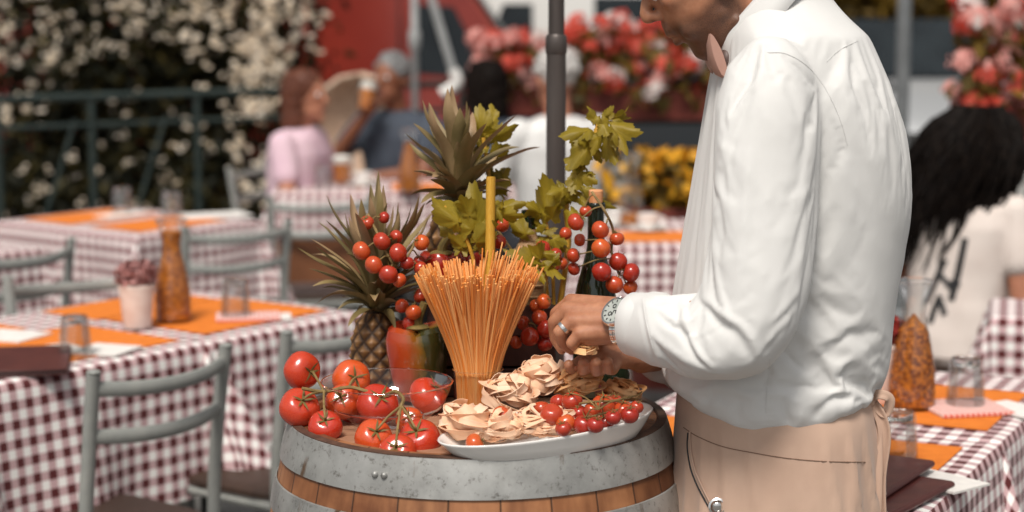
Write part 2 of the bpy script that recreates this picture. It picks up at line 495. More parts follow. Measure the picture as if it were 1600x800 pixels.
# left stretch is mostly in shade with scattered flowers, the end by the van is full of cream flowers
def wx(x, Y): return float(W(x, 300, Y)[0])
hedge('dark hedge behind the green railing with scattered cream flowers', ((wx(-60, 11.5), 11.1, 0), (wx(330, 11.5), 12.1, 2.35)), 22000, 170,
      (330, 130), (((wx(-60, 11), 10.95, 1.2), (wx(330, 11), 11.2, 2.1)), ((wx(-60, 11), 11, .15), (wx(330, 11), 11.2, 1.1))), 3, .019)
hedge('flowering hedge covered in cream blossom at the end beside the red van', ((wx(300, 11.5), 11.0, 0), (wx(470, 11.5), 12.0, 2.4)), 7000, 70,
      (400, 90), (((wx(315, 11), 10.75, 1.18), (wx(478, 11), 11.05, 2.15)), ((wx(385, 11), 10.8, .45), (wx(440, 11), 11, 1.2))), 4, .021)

# ---- green railing along the terrace
rail_pts = [(-60, 159, 9.2), (0, 155, 9.3), (400, 143, 10.1), (720, 130, 10.6)]
e = thing('railing', 'dark green metal railing with two bars along the hedge', 'railing', (W(200, 150, 9.7)[0], 9.7, 0))
P = [W(*q) for q in rail_pts]
for dz, nm in ((0, 'top_rail'), (-.14, 'lower_rail'), (-.95, 'lower_rail')):
    b = MB(); b.tube([p + v3(0, 0, dz) for p in P], .019 if dz == 0 else .012, 10); b.build(nm, M['green_rail'], e)
for t in np.linspace(0.03, 1, 8):
    k = t * 3; i = min(int(k), 2); p = P[i] + (P[i + 1] - P[i]) * (k - i)
    b = MB(); b.tube([v3(p[0], p[1], 0), p], .017, 8); b.build('post', M['green_rail'], e)
    if 0.2 < t < .5:
        b = MB(); b.tube([v3(p[0] + .05, p[1], .05), v3(p[0] + .35, p[1] + .1, 1.0)], .010, 8); b.build('brace', M['green_rail'], e)

# ---- red van
M['van_red'] = mat('red_van_paint', (.20, .018, .010), (.25, .026, .014), .35, 2, coat=.4)
M['white_paint'] = mat('white_car_paint', (.70, .69, .66), None, .3, coat=.6)
M['silver_paint'] = mat('silver_car_paint', (.38, .39, .40), None, .3, metal=.3, coat=.6)
M['darkcar'] = mat('dark_car_paint', (.012, .016, .02), None, .55)
M['rubber'] = mat('tyre_rubber', (.02, .02, .02), (.03, .03, .03), .8, 30)
M['chrome'] = mat('polished_steel', (.72, .71, .69), None, .16, metal=1)
M['carglass'] = mat('dark_vehicle_glass', (.010, .013, .016), (.02, .026, .03), .25, 2, spec=.25)
M['lamp_red'] = mat('red_lamp_lens', (.45, .02, .015), None, .15)
def wheel(parent, c, r, w, local=True):
    b = MB(); b.lathe([(r * .62, -w / 2), (r * .95, -w / 2), (r, -w * .3), (r, w * .3), (r * .95, w / 2), (r * .62, w / 2)], c, 28, axis=(0, 1, 0), cap=True)
    o = b.build('wheel', M['rubber'], parent, local=True)
    b = MB(); b.lathe([(.02, -w * .52), (r * .3, -w * .55), (r * .6, -w * .5), (r * .6, w * .5), (.02, w * .5)], c, 20, axis=(0, 1, 0), cap=True)
    b.build('rim', M['chrome'], o, local=True)
def vehicle(name, label, cat, loc, rz, prof, width, body, glass_polys, wheels, wr, extras=()):
    """prof: side outline (x,z) front = +x; extruded across y with the upper part drawn in"""
    e = thing(name, label, cat, loc, rz)
    zmax = max(p[1] for p in prof); zb = zmax * .55
    pf = spline([*prof, prof[0]], 3)[:-1] if False else np.array(prof)
    rings = []
    for q in (-1, -.94, .94, 1):
        rg = []
        for x, z in pf:
            inset = 0 if z < zb else (z - zb) * .16
            sc = .97 if abs(q) == 1 else 1.0
            cx = np.mean(pf[:, 0]); cz = np.mean(pf[:, 1])
            rg.append((cx + (x - cx) * sc, q * (width / 2) - math.copysign(inset, q), cz + (z - cz) * sc))
        rings.append(rg)
    b = MB(); b.loft(rings); b.build('body', body, e, local=True, sharp=50)
    for nm, poly in glass_polys:
        for sgn in (-1, 1):
            g = MB(); rr = []
            for dy in (0, .012):
                rr.append([(x, sgn * (width / 2 - (0 if z < zb else (z - zb) * .16) + dy), z) for x, z in (poly if sgn < 0 else poly[::-1])])
            g.loft(rr); g.build(nm, M['carglass'], e, local=True, smooth=False)
    for x in wheels:
        for sgn in (-1, 1): wheel(e, (x, sgn * (width / 2 - .11), wr), wr, .22)
    for nm, m_, mb in extras: mb.build(nm, m_, e, local=True)
    return e
# van faces +x; its flank is towards the terrace
vx = wx(640, 13.0)
mir = MB(); mir.box((.50, -1.06, 1.26), (.10, .18, .2))
han = MB(); han.box((-.12, -.975, 1.05), (.16, .03, .04))
ws = MB(); ws.loft([[(.42, -.76, 1.76), (.42, .76, 1.76), (.83, .82, 1.17), (.83, -.82, 1.17)], [(.40, -.76, 1.75), (.40, .76, 1.75), (.81, .82, 1.16), (.81, -.82, 1.16)]])
seam = MB(); seam.box((-.06, -.975, 1.05), (.012, .012, 1.3)); seam.box((-1.35, -.975, 1.05), (.012, .012, 1.3))
vehicle('delivery_van', 'red delivery van with dark cab window parked beyond the railing', 'van', (vx, 13.9, -.11), 0,
        [(-3.2, .35), (-3.25, 1.2), (-3.15, 1.95), (.10, 1.98), (.36, 1.80), (.82, 1.14), (1.25, 1.0), (1.4, .75), (1.4, .35)], 1.9, M['van_red'],
        [('side_window', [(.03, 1.19), (.56, 1.14), (.30, 1.62), (.03, 1.64)])], (-2.3, .75), .34,
        [('wing_mirror', M['darkmetal'], mir), ('door_handle', M['darkmetal'], han), ('windscreen', M['carglass'], ws), ('door_seam', M['rubber'], seam)])
vehicle('parked_van', 'white van parked between the red van and the coral flower box', 'van', (wx(860, 16.5), 16.9, -.11), 0,
        [(-2.1, .3), (-2.15, .85), (-2.1, 1.95), (1.0, 2.0), (1.35, 1.75), (1.8, 1.15), (2.2, 1.0), (2.25, .3)], 1.75, M['white_paint'],
        [('side_window', [(-.50, 1.38), (-.16, 1.36), (-.16, 1.62), (-.40, 1.62)]), ('side_window', [(.35, 1.25), (1.4, 1.25), (1.1, 1.68), (.35, 1.68)])], (-1.35, 1.35), .31)
vehicle('parked_car', 'dark car parked beyond the planters, behind the waiter', 'car', (wx(1120, 13.6), 14.0, -.11), 0,
        [(-2.1, .3), (-2.15, .85), (-1.55, .98), (-.9, 1.45), (.6, 1.47), (1.25, 1.02), (2.0, .85), (2.1, .3)], 1.75, M['darkcar'],
        [('side_window', [(-1.25, 1.02), (-.15, 1.02), (-.15, 1.36), (-.82, 1.36)]), ('side_window', [(-.05, 1.02), (1.1, 1.02), (.55, 1.38), (-.05, 1.36)])], (-1.35, 1.35), .31)
ws = MB(); ws.loft([[(.30, -.60, 1.525), (.30, .60, 1.525), (.93, .70, 1.15), (.93, -.70, 1.15)], [(.27, -.60, 1.49), (.27, .60, 1.49), (.90, .70, 1.10), (.90, -.70, 1.10)]])
hl = [MB().ball((1.86, sg * .62, .80), (.08, .16, .09)) for sg in (-1, 1)]
bp = MB(); bp.box((1.92, 0, .48), (.10, 1.66, .22))
gr = MB(); gr.box((1.915, 0, .74), (.04, .8, .12))
vehicle('parked_car', 'silver car at the kerb behind the grey post', 'car', (2.68, 14.4, -.11), R(-80),
        [(-2.0, .3), (-2.05, .9), (-1.7, 1.12), (-1.1, 1.50), (.25, 1.52), (.95, 1.10), (1.75, .95), (1.9, .70), (1.9, .3)], 1.72, M['silver_paint'],
        [('side_window', [(-1.3, 1.12), (-.15, 1.12), (-.15, 1.42), (-1.0, 1.42)]), ('side_window', [(-.05, 1.12), (.80, 1.12), (.22, 1.43), (-.05, 1.42)])], (-1.3, 1.2), .31,
        [('windscreen', M['carglass'], ws), ('headlight', M['chrome'], hl[0]), ('headlight', M['chrome'], hl[1]), ('bumper', M['white_paint'], bp), ('grille', M['rubber'], gr)])

# ---- white scooter beyond the terrace
sx, sy = wx(1470, 10.6), 10.6
e = thing('scooter', 'white scooter parked in front of the silver car', 'scooter', (sx, sy, 0))
b = MB(); b.loft([[(sx + x + dx, sy + y, z + dz) for x, y in ((-.12, -.12), (.12, -.12), (.12, .12), (-.12, .12))] for dx, z, dz in ((-.5, .45, 0), (-.3, .72, 0), (.0, .78, 0), (.25, .70, 0))]); b.build('rear_fairing', M['white_paint'], e, bevel=.03)
b = MB(); b.loft([[(sx + .55 + a * k, sy + c * k, z) for a, c in ((-.08, -.2), (.1, -.16), (.1, .16), (-.08, .2))] for z, k in ((.35, .8), (.7, 1.0), (.95, .8), (1.05, .5))]); b.build('front_shield', M['white_paint'], e, bevel=.02)
b = MB(); b.tube([v3(sx + .5, sy - .32, 1.1), v3(sx + .55, sy, 1.06), v3(sx + .5, sy + .32, 1.1)], .016, 8); b.build('handlebar', M['darkmetal'], e)
b = MB(); b.ball((sx + .62, sy, 1.02), .09); b.build('headlight', M['chrome'], e)
b = MB(); b.box((sx - .05, sy, .80), (.6, .24, .08)); b.build('saddle', M['rubber'], e, bevel=.02)
b = MB(); b.box((sx + .25, sy, .28), (.9, .22, .08)); b.build('footboard', M['darkmetal'], e, bevel=.02)
for x in (-.4, .72):
    b = MB(); b.lathe([(.13, -.05), (.22, -.05), (.235, 0), (.22, .05), (.13, .05), (.13, -.05)], (sx + x, sy, .235), 20, axis=(0, 1, 0)); b.build('wheel', M['rubber'], e)

# ---- grey lamp post on the right, leaning pole by the van
b = MB(); p = W(1412, 60, 9.5); b.lathe([(.075, 0), (.075, .02), (.045, .05), (.036, .4), (.034, 3.6)], (p[0], p[1], 0), 16, cap=True)
tag(b.build('street_post', mat('grey_post_paint', (.13, .14, .145), (.17, .18, .185), .5, 10), origin=(p[0], p[1], 0)), 'plain grey metal post standing behind the waiter', 'post')
M['pole_grey'] = mat('pale_grey_pole', (.30, .31, .31), (.38, .39, .39), .4, 20)
a0, a1 = W(708, 112, 10.2), W(672, -10, 10.2)
foot = v3(a0[0] + .06, a0[1], 0)
e = thing('folded_parasol_stand', 'slanting pale grey tube with bent white end in front of the van window', 'pole', (foot[0], foot[1], 0))
b = MB(); b.tube([a0, a0 + (a1 - a0) * 3.0], .022, 10); b.build('pole', M['pole_grey'], e)
b = MB(); b.tube(spline([a0 + v3(0, 0, .01), W(714, 128, 10.2), W(702, 140, 10.2), W(690, 147, 10.2)], 5), .032, 10); b.build('bent_end', M['ceramic'], e)
b = MB(); b.tube([W(700, 140, 10.25), v3(a0[0], a0[1] + .05, 0)], .018, 8); b.build('stand_leg', M['darkmetal'], e)
p = W(648, 60, 10.4)
b = MB(); b.lathe([(.10, 0), (.10, .02), (.02, .04), (.02, 1.3), (.033, 1.32), (.033, 1.40), (.02, 1.42), (.02, 2.9)], (p[0], p[1], 0), 12, cap=True)
tag(b.build('thin_post', M['pole_grey'], origin=(p[0], p[1], 0)), 'thin upright grey post with a collar in front of the red van', 'post')

# ---- flower boxes
M['box_red'] = mat('red_brown_planter', (.13, .022, .014), (.17, .032, .02), .6, 6)
M['fl_coral'] = mat('coral_geranium', (.70, .075, .045), (.78, .11, .07), .6, 40, trans=.3, tone=((.66, .05, .03), (.82, .20, .13)))
M['fl_pink'] = mat('pink_geranium', (.78, .32, .28), (.84, .48, .43), .6, 40, trans=.25)
M['fl_white'] = mat('white_geranium', (.80, .70, .66), (.84, .78, .75), .6, 40, trans=.25)
M['fl_leaf'] = mat('geranium_leaf', (.05, .045, .010), (.17, .105, .015), .55, 9, tone=((.02, .022, .006), (.30, .17, .015)), trans=.2)
M['fl_yellow'] = mat('yellow_flowers', (.72, .32, .012), (.80, .44, .03), .6, 40, trans=.25)
def flower_meshes(m, r, n=3):
    out = []
    for k in range(n):
        rng = np.random.default_rng(50 + k); mb = MB()
        for i in range(26):
            d = nrm(rng.normal(size=3)); d[2] = abs(d[2]) * .8 - .1
            c = d * r * rng.uniform(.6, .95)
            for j in range(4):
                a = j * math.pi / 2 + rng.uniform(0, 1)
                t1 = nrm(np.cross(d, v3(math.cos(a), math.sin(a), .3))); t2 = np.cross(d, t1); s = r * .27
                mb.add([c, c + t1 * s + t2 * s * .5 + d * s * .3, c + t1 * s * 1.5 + d * s * .2, c + t1 * s - t2 * s * .5 + d * s * .3], [(0, 1, 2, 3)], 0, rng.uniform())
        out.append(mb.mesh('flower_head', m))
    return out
FH = {k: flower_meshes(M['fl_' + k], .055) for k in ('coral', 'pink', 'white')}
def flower_box(name, label, x0, x1, y, z, hh, n_heads, weights, seed, spread=.16, top=.34, s=1.0, mbox=None):
    rng = np.random.default_rng(seed)
    e = thing(name, label, 'flower box', ((x0 + x1) / 2, y, z))
    b = MB(); w = x1 - x0
    b.loft([[((x0 + x1) / 2 + a * w / 2 * k, y + c * .1 * k, z + zz) for a, c in ((-1, -1), (1, -1), (1, 1), (-1, 1))] for zz, k in ((0, .93), (hh - .025, .99), (hh - .025, 1.03), (hh, 1.03), (hh - .01, .95))])
    b.build('planter', mbox or M['box_red'], e, bevel=.004)
    lf = MB(); nl = int(900 * w)
    pts = np.stack([rng.uniform(x0, x1, nl), y + rng.normal(size=nl) * spread * .7, z + hh + rng.uniform(-.08, top * .8, nl)], 1)
    leaf_cloud(lf, pts, .038 * s, rng, .8); lf.build('foliage', M['fl_leaf'], e, smooth=False)
    kinds = list(weights)
    for i in range(n_heads):
        kd = kinds[rng.choice(len(kinds), p=np.array([weights[k] for k in kinds]) / sum(weights.values()))]
        o = bpy.data.objects.new('flower_head', FH[kd][rng.integers(0, 3)]); C.objects.link(o); o.parent = e
        px_, py_ = rng.uniform(x0, x1), y - spread * .5 + rng.normal() * spread * .55
        o.location = (px_ - e.location[0], py_ - y, hh + rng.uniform(-.02, top))
        o.scale = (s * rng.uniform(.75, 1.3),) * 3; o.rotation_euler = (rng.normal() * .3 + .3, rng.normal() * .3, rng.uniform(0, 6))
    return e
YB = 9.4
zt = float(W(900, 186, YB)[2])
flower_box('flower_box', 'planter of pink flowers on the railing by the red van', wx(745, YB), wx(868, YB), YB, zt + .02, .14, 48, {'pink': 5, 'coral': 2.5, 'white': .8}, 21, .13, .25)
flower_box('flower_box', 'planter of coral red flowers between the parasol pole and the waiter', wx(886, YB), wx(1130, YB), YB, zt, .14, 95, {'coral': 7, 'pink': 1.5, 'white': 1.4}, 22, .13, .36)
Y2 = 7.2
flower_box('flower_box', 'planter of pink and coral flowers above the curly haired woman', wx(1492, Y2), wx(1680, Y2), Y2, float(W(1500, 225, Y2)[2]), .15, 60, {'coral': 4, 'pink': 3.4, 'white': 1.2}, 23, .12, .38)
def rail_frame(x0, x1, y, z, label):
    e = thing('planter_railing', label, 'railing', ((x0 + x1) / 2, y + .14, 0))
    b = MB(); b.tube([v3(x0, y + .14, z), v3(x1, y + .14, z)], .02, 8); b.build('top_rail', M['green_rail'], e)
    b = MB(); b.tube([v3(x0, y + .06, z - .012), v3(x1, y + .06, z - .012)], .011, 8); b.build('shelf_bar', M['green_rail'], e)
    b = MB(); b.tube([v3(x0, y - .06, z - .012), v3(x1, y - .06, z - .012)], .011, 8); b.build('shelf_bar', M['green_rail'], e)
    for x in np.linspace(x0, x1, max(2, int((x1 - x0) / .55) + 1)):
        b = MB(); b.tube([v3(x, y + .14, 0), v3(x, y + .14, z)], .018, 8); b.build('post', M['green_rail'], e)
        b = MB(); b.tube([v3(x, y + .14, z - .025), v3(x, y - .07, z - .025)], .01, 6); b.build('bracket', M['green_rail'], e)
rail_frame(wx(735, YB), wx(1160, YB), YB, zt, 'green railing carrying the flower boxes behind the diners')
rail_frame(wx(1480, Y2), wx(1700, Y2), Y2, float(W(1500, 225, Y2)[2]), 'green railing carrying the flower box behind the curly haired woman')
# yellow flowers in a pot on the far table side
Y3 = 7.9
e = thing('flower_pot', 'pot of yellow flowers behind the far table beside the waiter', 'flower pot', (wx(1045, Y3), Y3, 0))
ztop = float(W(1045, 318, Y3)[2])
b = MB(); b.lathe([(.01, 0), (.15, 0), (.20, ztop - .04), (.22, ztop - .04), (.22, ztop), (.19, ztop)], (wx(1045, Y3), Y3, 0), 24); b.build('pot', M['box_red'], e)
rng = np.random.default_rng(5)
lf = MB(); pts = np.stack([wx(1045, Y3) + rng.normal(size=420) * .10, Y3 + rng.normal(size=420) * .10, ztop + rng.uniform(-.03, .2, 420)], 1); leaf_cloud(lf, pts, .045, rng, .5); lf.build('foliage', M['fl_leaf'], e, smooth=False)
lf = MB(); pts = np.stack([wx(1045, Y3) + rng.normal(size=150) * .11, Y3 - .06 + rng.normal(size=150) * .1, ztop + rng.uniform(0, .22, 150)], 1); leaf_cloud(lf, pts, .04, rng, .7); lf.build('blossoms', M['fl_yellow'], e, smooth=False)

# ---- street trees far behind (golden foliage at the top right of the photograph)
M['tree_leaf'] = mat('golden_street_tree_leaf', (.10, .065, .010), (.30, .17, .02), .6, 4, tone=((.05, .04, .01), (.42, .24, .02)), trans=.3)
def tree(label, x, y, h, r, seed):
    rng = np.random.default_rng(seed)
    e = thing('street_tree', label, 'tree', (x, y, -.12))
    b = MB(); b.tube(spline([v3(x, y, -.12), v3(x + .05, y, h * .4), v3(x - .05, y + .1, h * .8)], 5), np.linspace(.14, .05, 11), 9)
    for k in range(7):
        a = rng.uniform(0, 6.28); z0 = h * rng.uniform(.4, .7)
        b.tube(spline([v3(x, y, z0), v3(x + math.cos(a) * r * .5, y + math.sin(a) * r * .5, z0 + .6), v3(x + math.cos(a) * r * .9, y + math.sin(a) * r * .9, z0 + .9)], 3), np.linspace(.05, .012, 7), 6)
    b.build('trunk', M['bark'], e)
    c = nrm(rng.normal(size=3)); cl = []
    for i in range(50):
        d = nrm(rng.normal(size=3)); cl.append(v3(x, y, h * .85) + d * r * rng.uniform(.3, 1) * v3(1, 1, .75))
    cl = np.array(cl); pts = cl[rng.integers(0, 50, 4500)] + rng.normal(size=(4500, 3)) * .22
    lf = MB(); leaf_cloud(lf, pts, .09, rng, .5); lf.build('crown', M['tree_leaf'], e, smooth=False)
tree('golden leafed street tree in front of the pale building, behind the grey post', wx(1368, 20), 20, 2.1, .75, 31)
tree('golden leafed street tree in front of the pale building, above the right flower box', wx(1500, 19.5), 19.5, 2.3, .8, 32)
# ================================================================== TABLES, CLOTHS, CHAIRS, TABLEWARE
UD = v3(.6, .8, 0); VD = v3(-.8, .6, 0); RZ = math.atan2(.8, .6)     # the rows of tables run along UD
def table_frame(o, u, v, z=.745):
    """o: corner, u,v: edge vectors"""
    o, u, v = [np.asarray(k, float) for k in (o, u, v)]
    c = o + (u + v) / 2
    e = thing('cafe_table', None, 'table', (c[0], c[1], 0))
    lu, lv = np.linalg.norm(u), np.linalg.norm(v); rz = math.atan2(u[1], u[0])
    b = MB(); b.box((c[0], c[1], z - .0175), (lu - .02, lv - .02, .033), rz); b.build('table_top', M['seat'], e, bevel=.004)
    for a in (.12, .88):
        for d in (.12, .88):
            p = o + u * a + v * d
            b = MB(); b.tube([v3(p[0], p[1], 0), v3(p[0], p[1], z - .036)], .016, 8); b.build('leg', M['darkmetal'], e)
    return e
def cloth(o, u, v, drop, label, seed, z=.75, wave=.018, drops=None, step=.016, group=None, flare0=.05):
    """square-cornered drape: flat top, hanging sides in soft folds, corners gathering into cones"""
    o, u, v = [np.asarray(k, float) for k in (o, u, v)]
    lu, lv = np.linalg.norm(u), np.linalg.norm(v); uu, vv = u / lu, v / lv
    d0, d1, d2, d3 = drops or (drop,) * 4     # u-, u+, v-, v+
    rng = np.random.default_rng(seed)
    s = np.arange(-d0, lu + d1 + step / 2, step); t = np.arange(-d2, lv + d3 + step / 2, step)
    S, T = np.meshgrid(s, t, indexing='ij')
    es = np.where(S < 0, -S, np.where(S > lu, S - lu, 0)); et = np.where(T < 0, -T, np.where(T > lv, T - lv, 0))
    sg = np.where(S < 0, -1, 1); tg = np.where(T < 0, -1, 1)
    cs, ct = np.clip(S, 0, lu), np.clip(T, 0, lv)
    r = np.sqrt(es ** 2 + et ** 2); ph = np.arctan2(et, np.maximum(es, 1e-9))
    ph = np.where((es == 0) & (et > 0), math.pi / 2, ph)
    corner = np.sin(2 * ph) * ((es > 0) & (et > 0))
    # distance along the perimeter for the fold waves
    along = np.where(es > 0, T, S)
    w1, w2, w3 = rng.uniform(9, 12), rng.uniform(17, 23), rng.uniform(4, 6)
    p1, p2, p3 = rng.uniform(0, 6, 3)
    fold = (np.sin(along * w1 + p1) + .6 * np.sin(along * w2 + p2) + .8 * np.sin(along * w3 + p3))
    g = np.clip(r / max(drop, .1), 0, 1.2)
    fl = r * flare0 + .010 * (1 - np.exp(-r / .012)) + wave * fold * g ** 1.2 * (1 - corner) + corner * (.30 * r + .02 * np.sin(ph * 9 + p1) * g)
    fl = np.clip(fl, .004 * np.minimum(r / .01, 1), r * .95)
    down = np.sqrt(np.maximum(r ** 2 - fl ** 2, 0))
    out = (np.cos(ph) * sg)[..., None] * uu + (np.sin(ph) * tg)[..., None] * vv
    Pt = o + cs[..., None] * uu + ct[..., None] * vv + out * np.where(r > 0, fl, 0)[..., None]
    wob = .0012 * np.sin(S * 23 + p1) * np.sin(T * 19 + p2)
    Pt[..., 2] = z - down + np.where(r == 0, wob, 0)
    n, k = S.shape
    mb = MB()
    idx = np.arange(n * k).reshape(n, k)
    f = np.stack([idx[:-1, :-1], idx[1:, :-1], idx[1:, 1:], idx[:-1, 1:]], -1).reshape(-1, 4)
    mb.add(Pt.reshape(-1, 3), f.tolist())
    mb.UV = np.stack([S, T], -1).reshape(-1, 2)
    c = o + (u + v) / 2
    ob = mb.build('tablecloth', M['gingham'], origin=(c[0], c[1], z), sharp=None)
    return tag(ob, label, 'tablecloth', group)
def table_with_cloth(o, u, v, drop, tl, cl, seed, **kw):
    e = table_frame(o, u, v); e['label'] = tl
    return cloth(o, u, v, drop, cl, seed, **kw)
NA = H(330, 533, .75); NB = H(566, 487, .75)
oA = NA - UD * .70
table_with_cloth(oA, UD * .69, VD * .72, .38, 'square cafe table under the checked cloth with the dark menu folder', 'red checked tablecloth of the table with the menu, behind the nearest grey chair', 1, wave=.02, flare0=.10)
oB = NB - UD * .585
table_with_cloth(oB, UD * .58, VD * .72, .30, 'square cafe table under the checked cloth with the carafe and flower pot', 'red checked tablecloth under the carafe and the white flower pot', 2, drops=(.05, .30, .30, .30), wave=.016, flare0=.06)
NC = H(212, 369, .75)
table_with_cloth(NC, UD * .62, VD * .78, .30, 'cafe table beside the hedge, hidden by its checked cloth', 'red checked tablecloth of the table beside the hedge', 3)
ND = H(62, 388, .75)
table_with_cloth(ND - UD * .6, UD * .6, VD * .75, .32, 'cafe table at the edge of the photo below the hedge', 'red checked tablecloth cut off by the photo edge below the hedge', 4)
oE = H(425, 303, .75)
table_with_cloth(oE, v3(1.15, .1, 0), v3(-.05, .75, 0), .3, 'table where the woman in pink and the beer drinker sit', 'red checked tablecloth of the table where the woman in pink sits', 5)
oH = H(940, 385, .75)
table_with_cloth(oH, v3(.42, .0, 0), v3(.0, .8, 0), .32, 'table in front of the white haired diner', 'pale red checked tablecloth beside the wine bottle, in front of the white haired diner', 6)
UF = v3(.44, .898, 0); VF = v3(-.898, .44, 0); RF = math.atan2(.898, .44)
NF = H(1560, 692, .75)
table_with_cloth(NF - UF * .60, UF * .595, VF * .74, .34, 'cafe table behind the waiter holding two menu folders', 'red checked tablecloth under the two menu folders behind the waiter', 7, wave=.012, drops=(.34, .04, .34, .34))
table_with_cloth(NF + UF * .005, UF * .66, VF * .74, .34, 'cafe table behind the waiter holding the pasta carafe', 'red checked tablecloth under the carafe behind the waiter', 8, wave=.012)
oG = H(1550, 495, .75)
table_with_cloth(oG, v3(.78, -.20, 0), v3(.085, .33, 0), .34, 'table where the curly haired woman leans her arm', 'dark red checked tablecloth where the curly haired woman leans', 9)

# ---- chairs: local frame, x across the back, y towards the front
def chair_proto(loc, rz, label, grp, wood=False):
    e = thing('cafe_chair', label, 'chair', loc, rz, grp)
    w = .19
    for s in (-1, 1):
        b = MB(); b.tube(spline([v3(s * w, -.07, 0), v3(s * w * .98, -.01, .22), v3(s * w, .0, .45), v3(s * w, -.02, .66), v3(s * w * 1.02, -.045, .825)], 5), .0145, 12, flat=(1, 1.15))
        b.ball((s * w * 1.02, -.046, .828), (.0155, .0165, .006), 12, 6)
        b.build('rear_leg', M['chair'], e, local=True)
        b = MB(); b.tube([v3(s * w, .35, 0), v3(s * w * .96, .325, .41)], .0125, 10); b.build('front_leg', M['chair'], e, local=True)
    for z, y0 in ((.79, -.04), (.685, -.022)):
        b = MB(); b.tube(spline([v3(-w * 1.01, y0, z), v3(-.10, y0 - .035, z - .008), v3(0, y0 - .047, z - .011), v3(.10, y0 - .035, z - .008), v3(w * 1.01, y0, z)], 6), .0125, 12, flat=(.8, 1.35), up=(0, 0, 1))
        b.build('back_rail', M['chair'], e, local=True)
    b = MB()
    rg = []
    for z, k in ((.407, .94), (.413, 1.0), (.425, 1.0), (.432, .95)):
        a = np.linspace(0, 2 * math.pi, 32, endpoint=False)
        rg.append(np.stack([np.sign(np.cos(a)) * np.abs(np.cos(a)) ** .35 * .2 * k, .17 + np.sign(np.sin(a)) * np.abs(np.sin(a)) ** .35 * .175 * k, np.full(32, z)], 1))
    b.loft(rg); b.build('seat', M['seat'], e, local=True)
    b = MB(); b.tube([v3(-w, .33, .395), v3(w, .33, .395), v3(w, .0, .395), v3(-w, .0, .395), v3(-w, .33, .395)], .011, 8); b.build('seat_frame', M['chair'], e, local=True)
    for s in (-1, 1):
        b = MB(); b.tube([v3(s * w, .34, .2), v3(s * w * .98, -.02, .2)], .008, 8); b.build('stretcher', M['chair'], e, local=True)
    if wood:
        b = MB(); b.box((0, -.012, .57), (.34, .016, .17)); b.build('back_panel', M['brown'], e, local=True)
    return e
G_CH = 'grey metal chairs around the checked tables'
def seat_at(px, Y, dirv):          # centre of the back at pixel column px / depth Y
    return (wx(px, Y), Y, 0), math.atan2(dirv[1], dirv[0])
pl, pr = H(128, 592, .81), H(322, 552, .81)
c0 = chair_proto(((pl[0] + pr[0]) / 2, (pl[1] + pr[1]) / 2 + .02, 0), math.atan2(pr[1] - pl[1], pr[0] - pl[0]), 'nearest grey metal chair, its curved back in front of the menu table', G_CH)
pl = H(428, 527, .81)
copy_tree(c0, pl + UD * .19 + v3(0, 0, -.81), RZ, 'grey metal chair between the big tomatoes and the carafe table')
pl = H(50, 452, .80); pr = H(196, 440, .80)
copy_tree(c0, (pl + pr) / 2 + v3(0, .02, -.80), R(180 + 30), 'grey metal chair on the far side of the menu table')
pr = H(92, 380, .81)
copy_tree(c0, pr - v3(.5, .86, 0) * .19 + v3(0, 0, -.81), R(58), 'grey metal chair cut off by the photo edge, behind the menu table')
pl = H(308, 362, .81); pr = H(412, 352, .81)
copy_tree(c0, (pl + pr) / 2 + v3(0, .03, -.81), R(34), 'grey metal chair with two back rails beside the tall carafe')
pc = H(498, 312, .81)
cw = chair_proto((pc[0], pc[1] + .02, 0), R(10), 'grey chair with a brown back panel in front of the woman in pink', G_CH, wood=True)
pc = H(1000, 470, .5)

# ---- tableware
def mat_sheet(name, c, sx, sy, rz, z, m, label, cat, th=.0012, group=None, sharp=None):
    b = MB(); b.box((0, 0, th / 2), (sx, sy, th)); o = b.build(name, m, local=True, smooth=False)
    o.location = (c[0], c[1], z); o.rotation_euler = (0, 0, rz)
    return tag(o, label, cat, group)
ZC = .7525
def on(o, a, b_):      # point at a along UD, b_ along VD from corner o
    return o + UD * a + VD * b_
PM = 'orange paper placemats'
mat_sheet('placemat', on(oA, .40, .25), .50, .38, RZ, ZC, M['orange'], 'orange paper placemat under the dark menu folder and white napkins', 'placemat')
mat_sheet('placemat', on(oA, .33, .60), .40, .20, RZ, ZC, M['orange'], 'orange paper placemat on the far half of the menu table', 'placemat')
mat_sheet('placemat', on(oB, .30, .27), .46, .38, RZ, ZC, M['orange'], 'orange paper placemat under the glass and checked napkin by the carafe', 'placemat')
mat_sheet('placemat', on(oB, .27, .58), .44, .22, RZ, ZC, M['orange'], 'orange paper placemat on the far side behind the white flower pot', 'placemat')
mat_sheet('placemat', NC + UD * .3 + VD * .2, .44, .28, RZ, ZC, M['orange'], 'orange paper placemat on the near half of the hedge table', 'placemat')
mat_sheet('placemat', NC + UD * .3 + VD * .58, .44, .28, RZ, ZC, M['orange'], 'orange paper placemat on the far half of the hedge table', 'placemat')
mat_sheet('placemat', oE + v3(.75, .3, 0), .5, .3, R(5), ZC, M['orange'], 'orange paper placemat in front of the beer drinker', 'placemat')
mat_sheet('placemat', oH + v3(.22, .25, 0), .36, .3, 0, ZC, M['orange'], 'orange paper placemat on the table in front of the white haired diner', 'placemat')
oF1 = NF - UF * .60; oF2 = NF + UF * .005
def onF(o, a, b_): return o + UF * a + VF * b_
mat_sheet('placemat', onF(oF1, .33, .24), .38, .38, RF, ZC, M['orange'], 'orange paper placemat under the menu folders and an upturned glass', 'placemat')
mat_sheet('placemat', onF(oF1, .33, .58), .40, .28, RF, ZC, M['orange'], 'orange paper placemat showing between the barrel and the waiter', 'placemat')
mat_sheet('placemat', onF(oF2, .28, .26), .40, .44, RF, ZC, M['orange'], 'orange paper placemat under the pasta carafe behind the waiter', 'placemat')
ZN = .7545
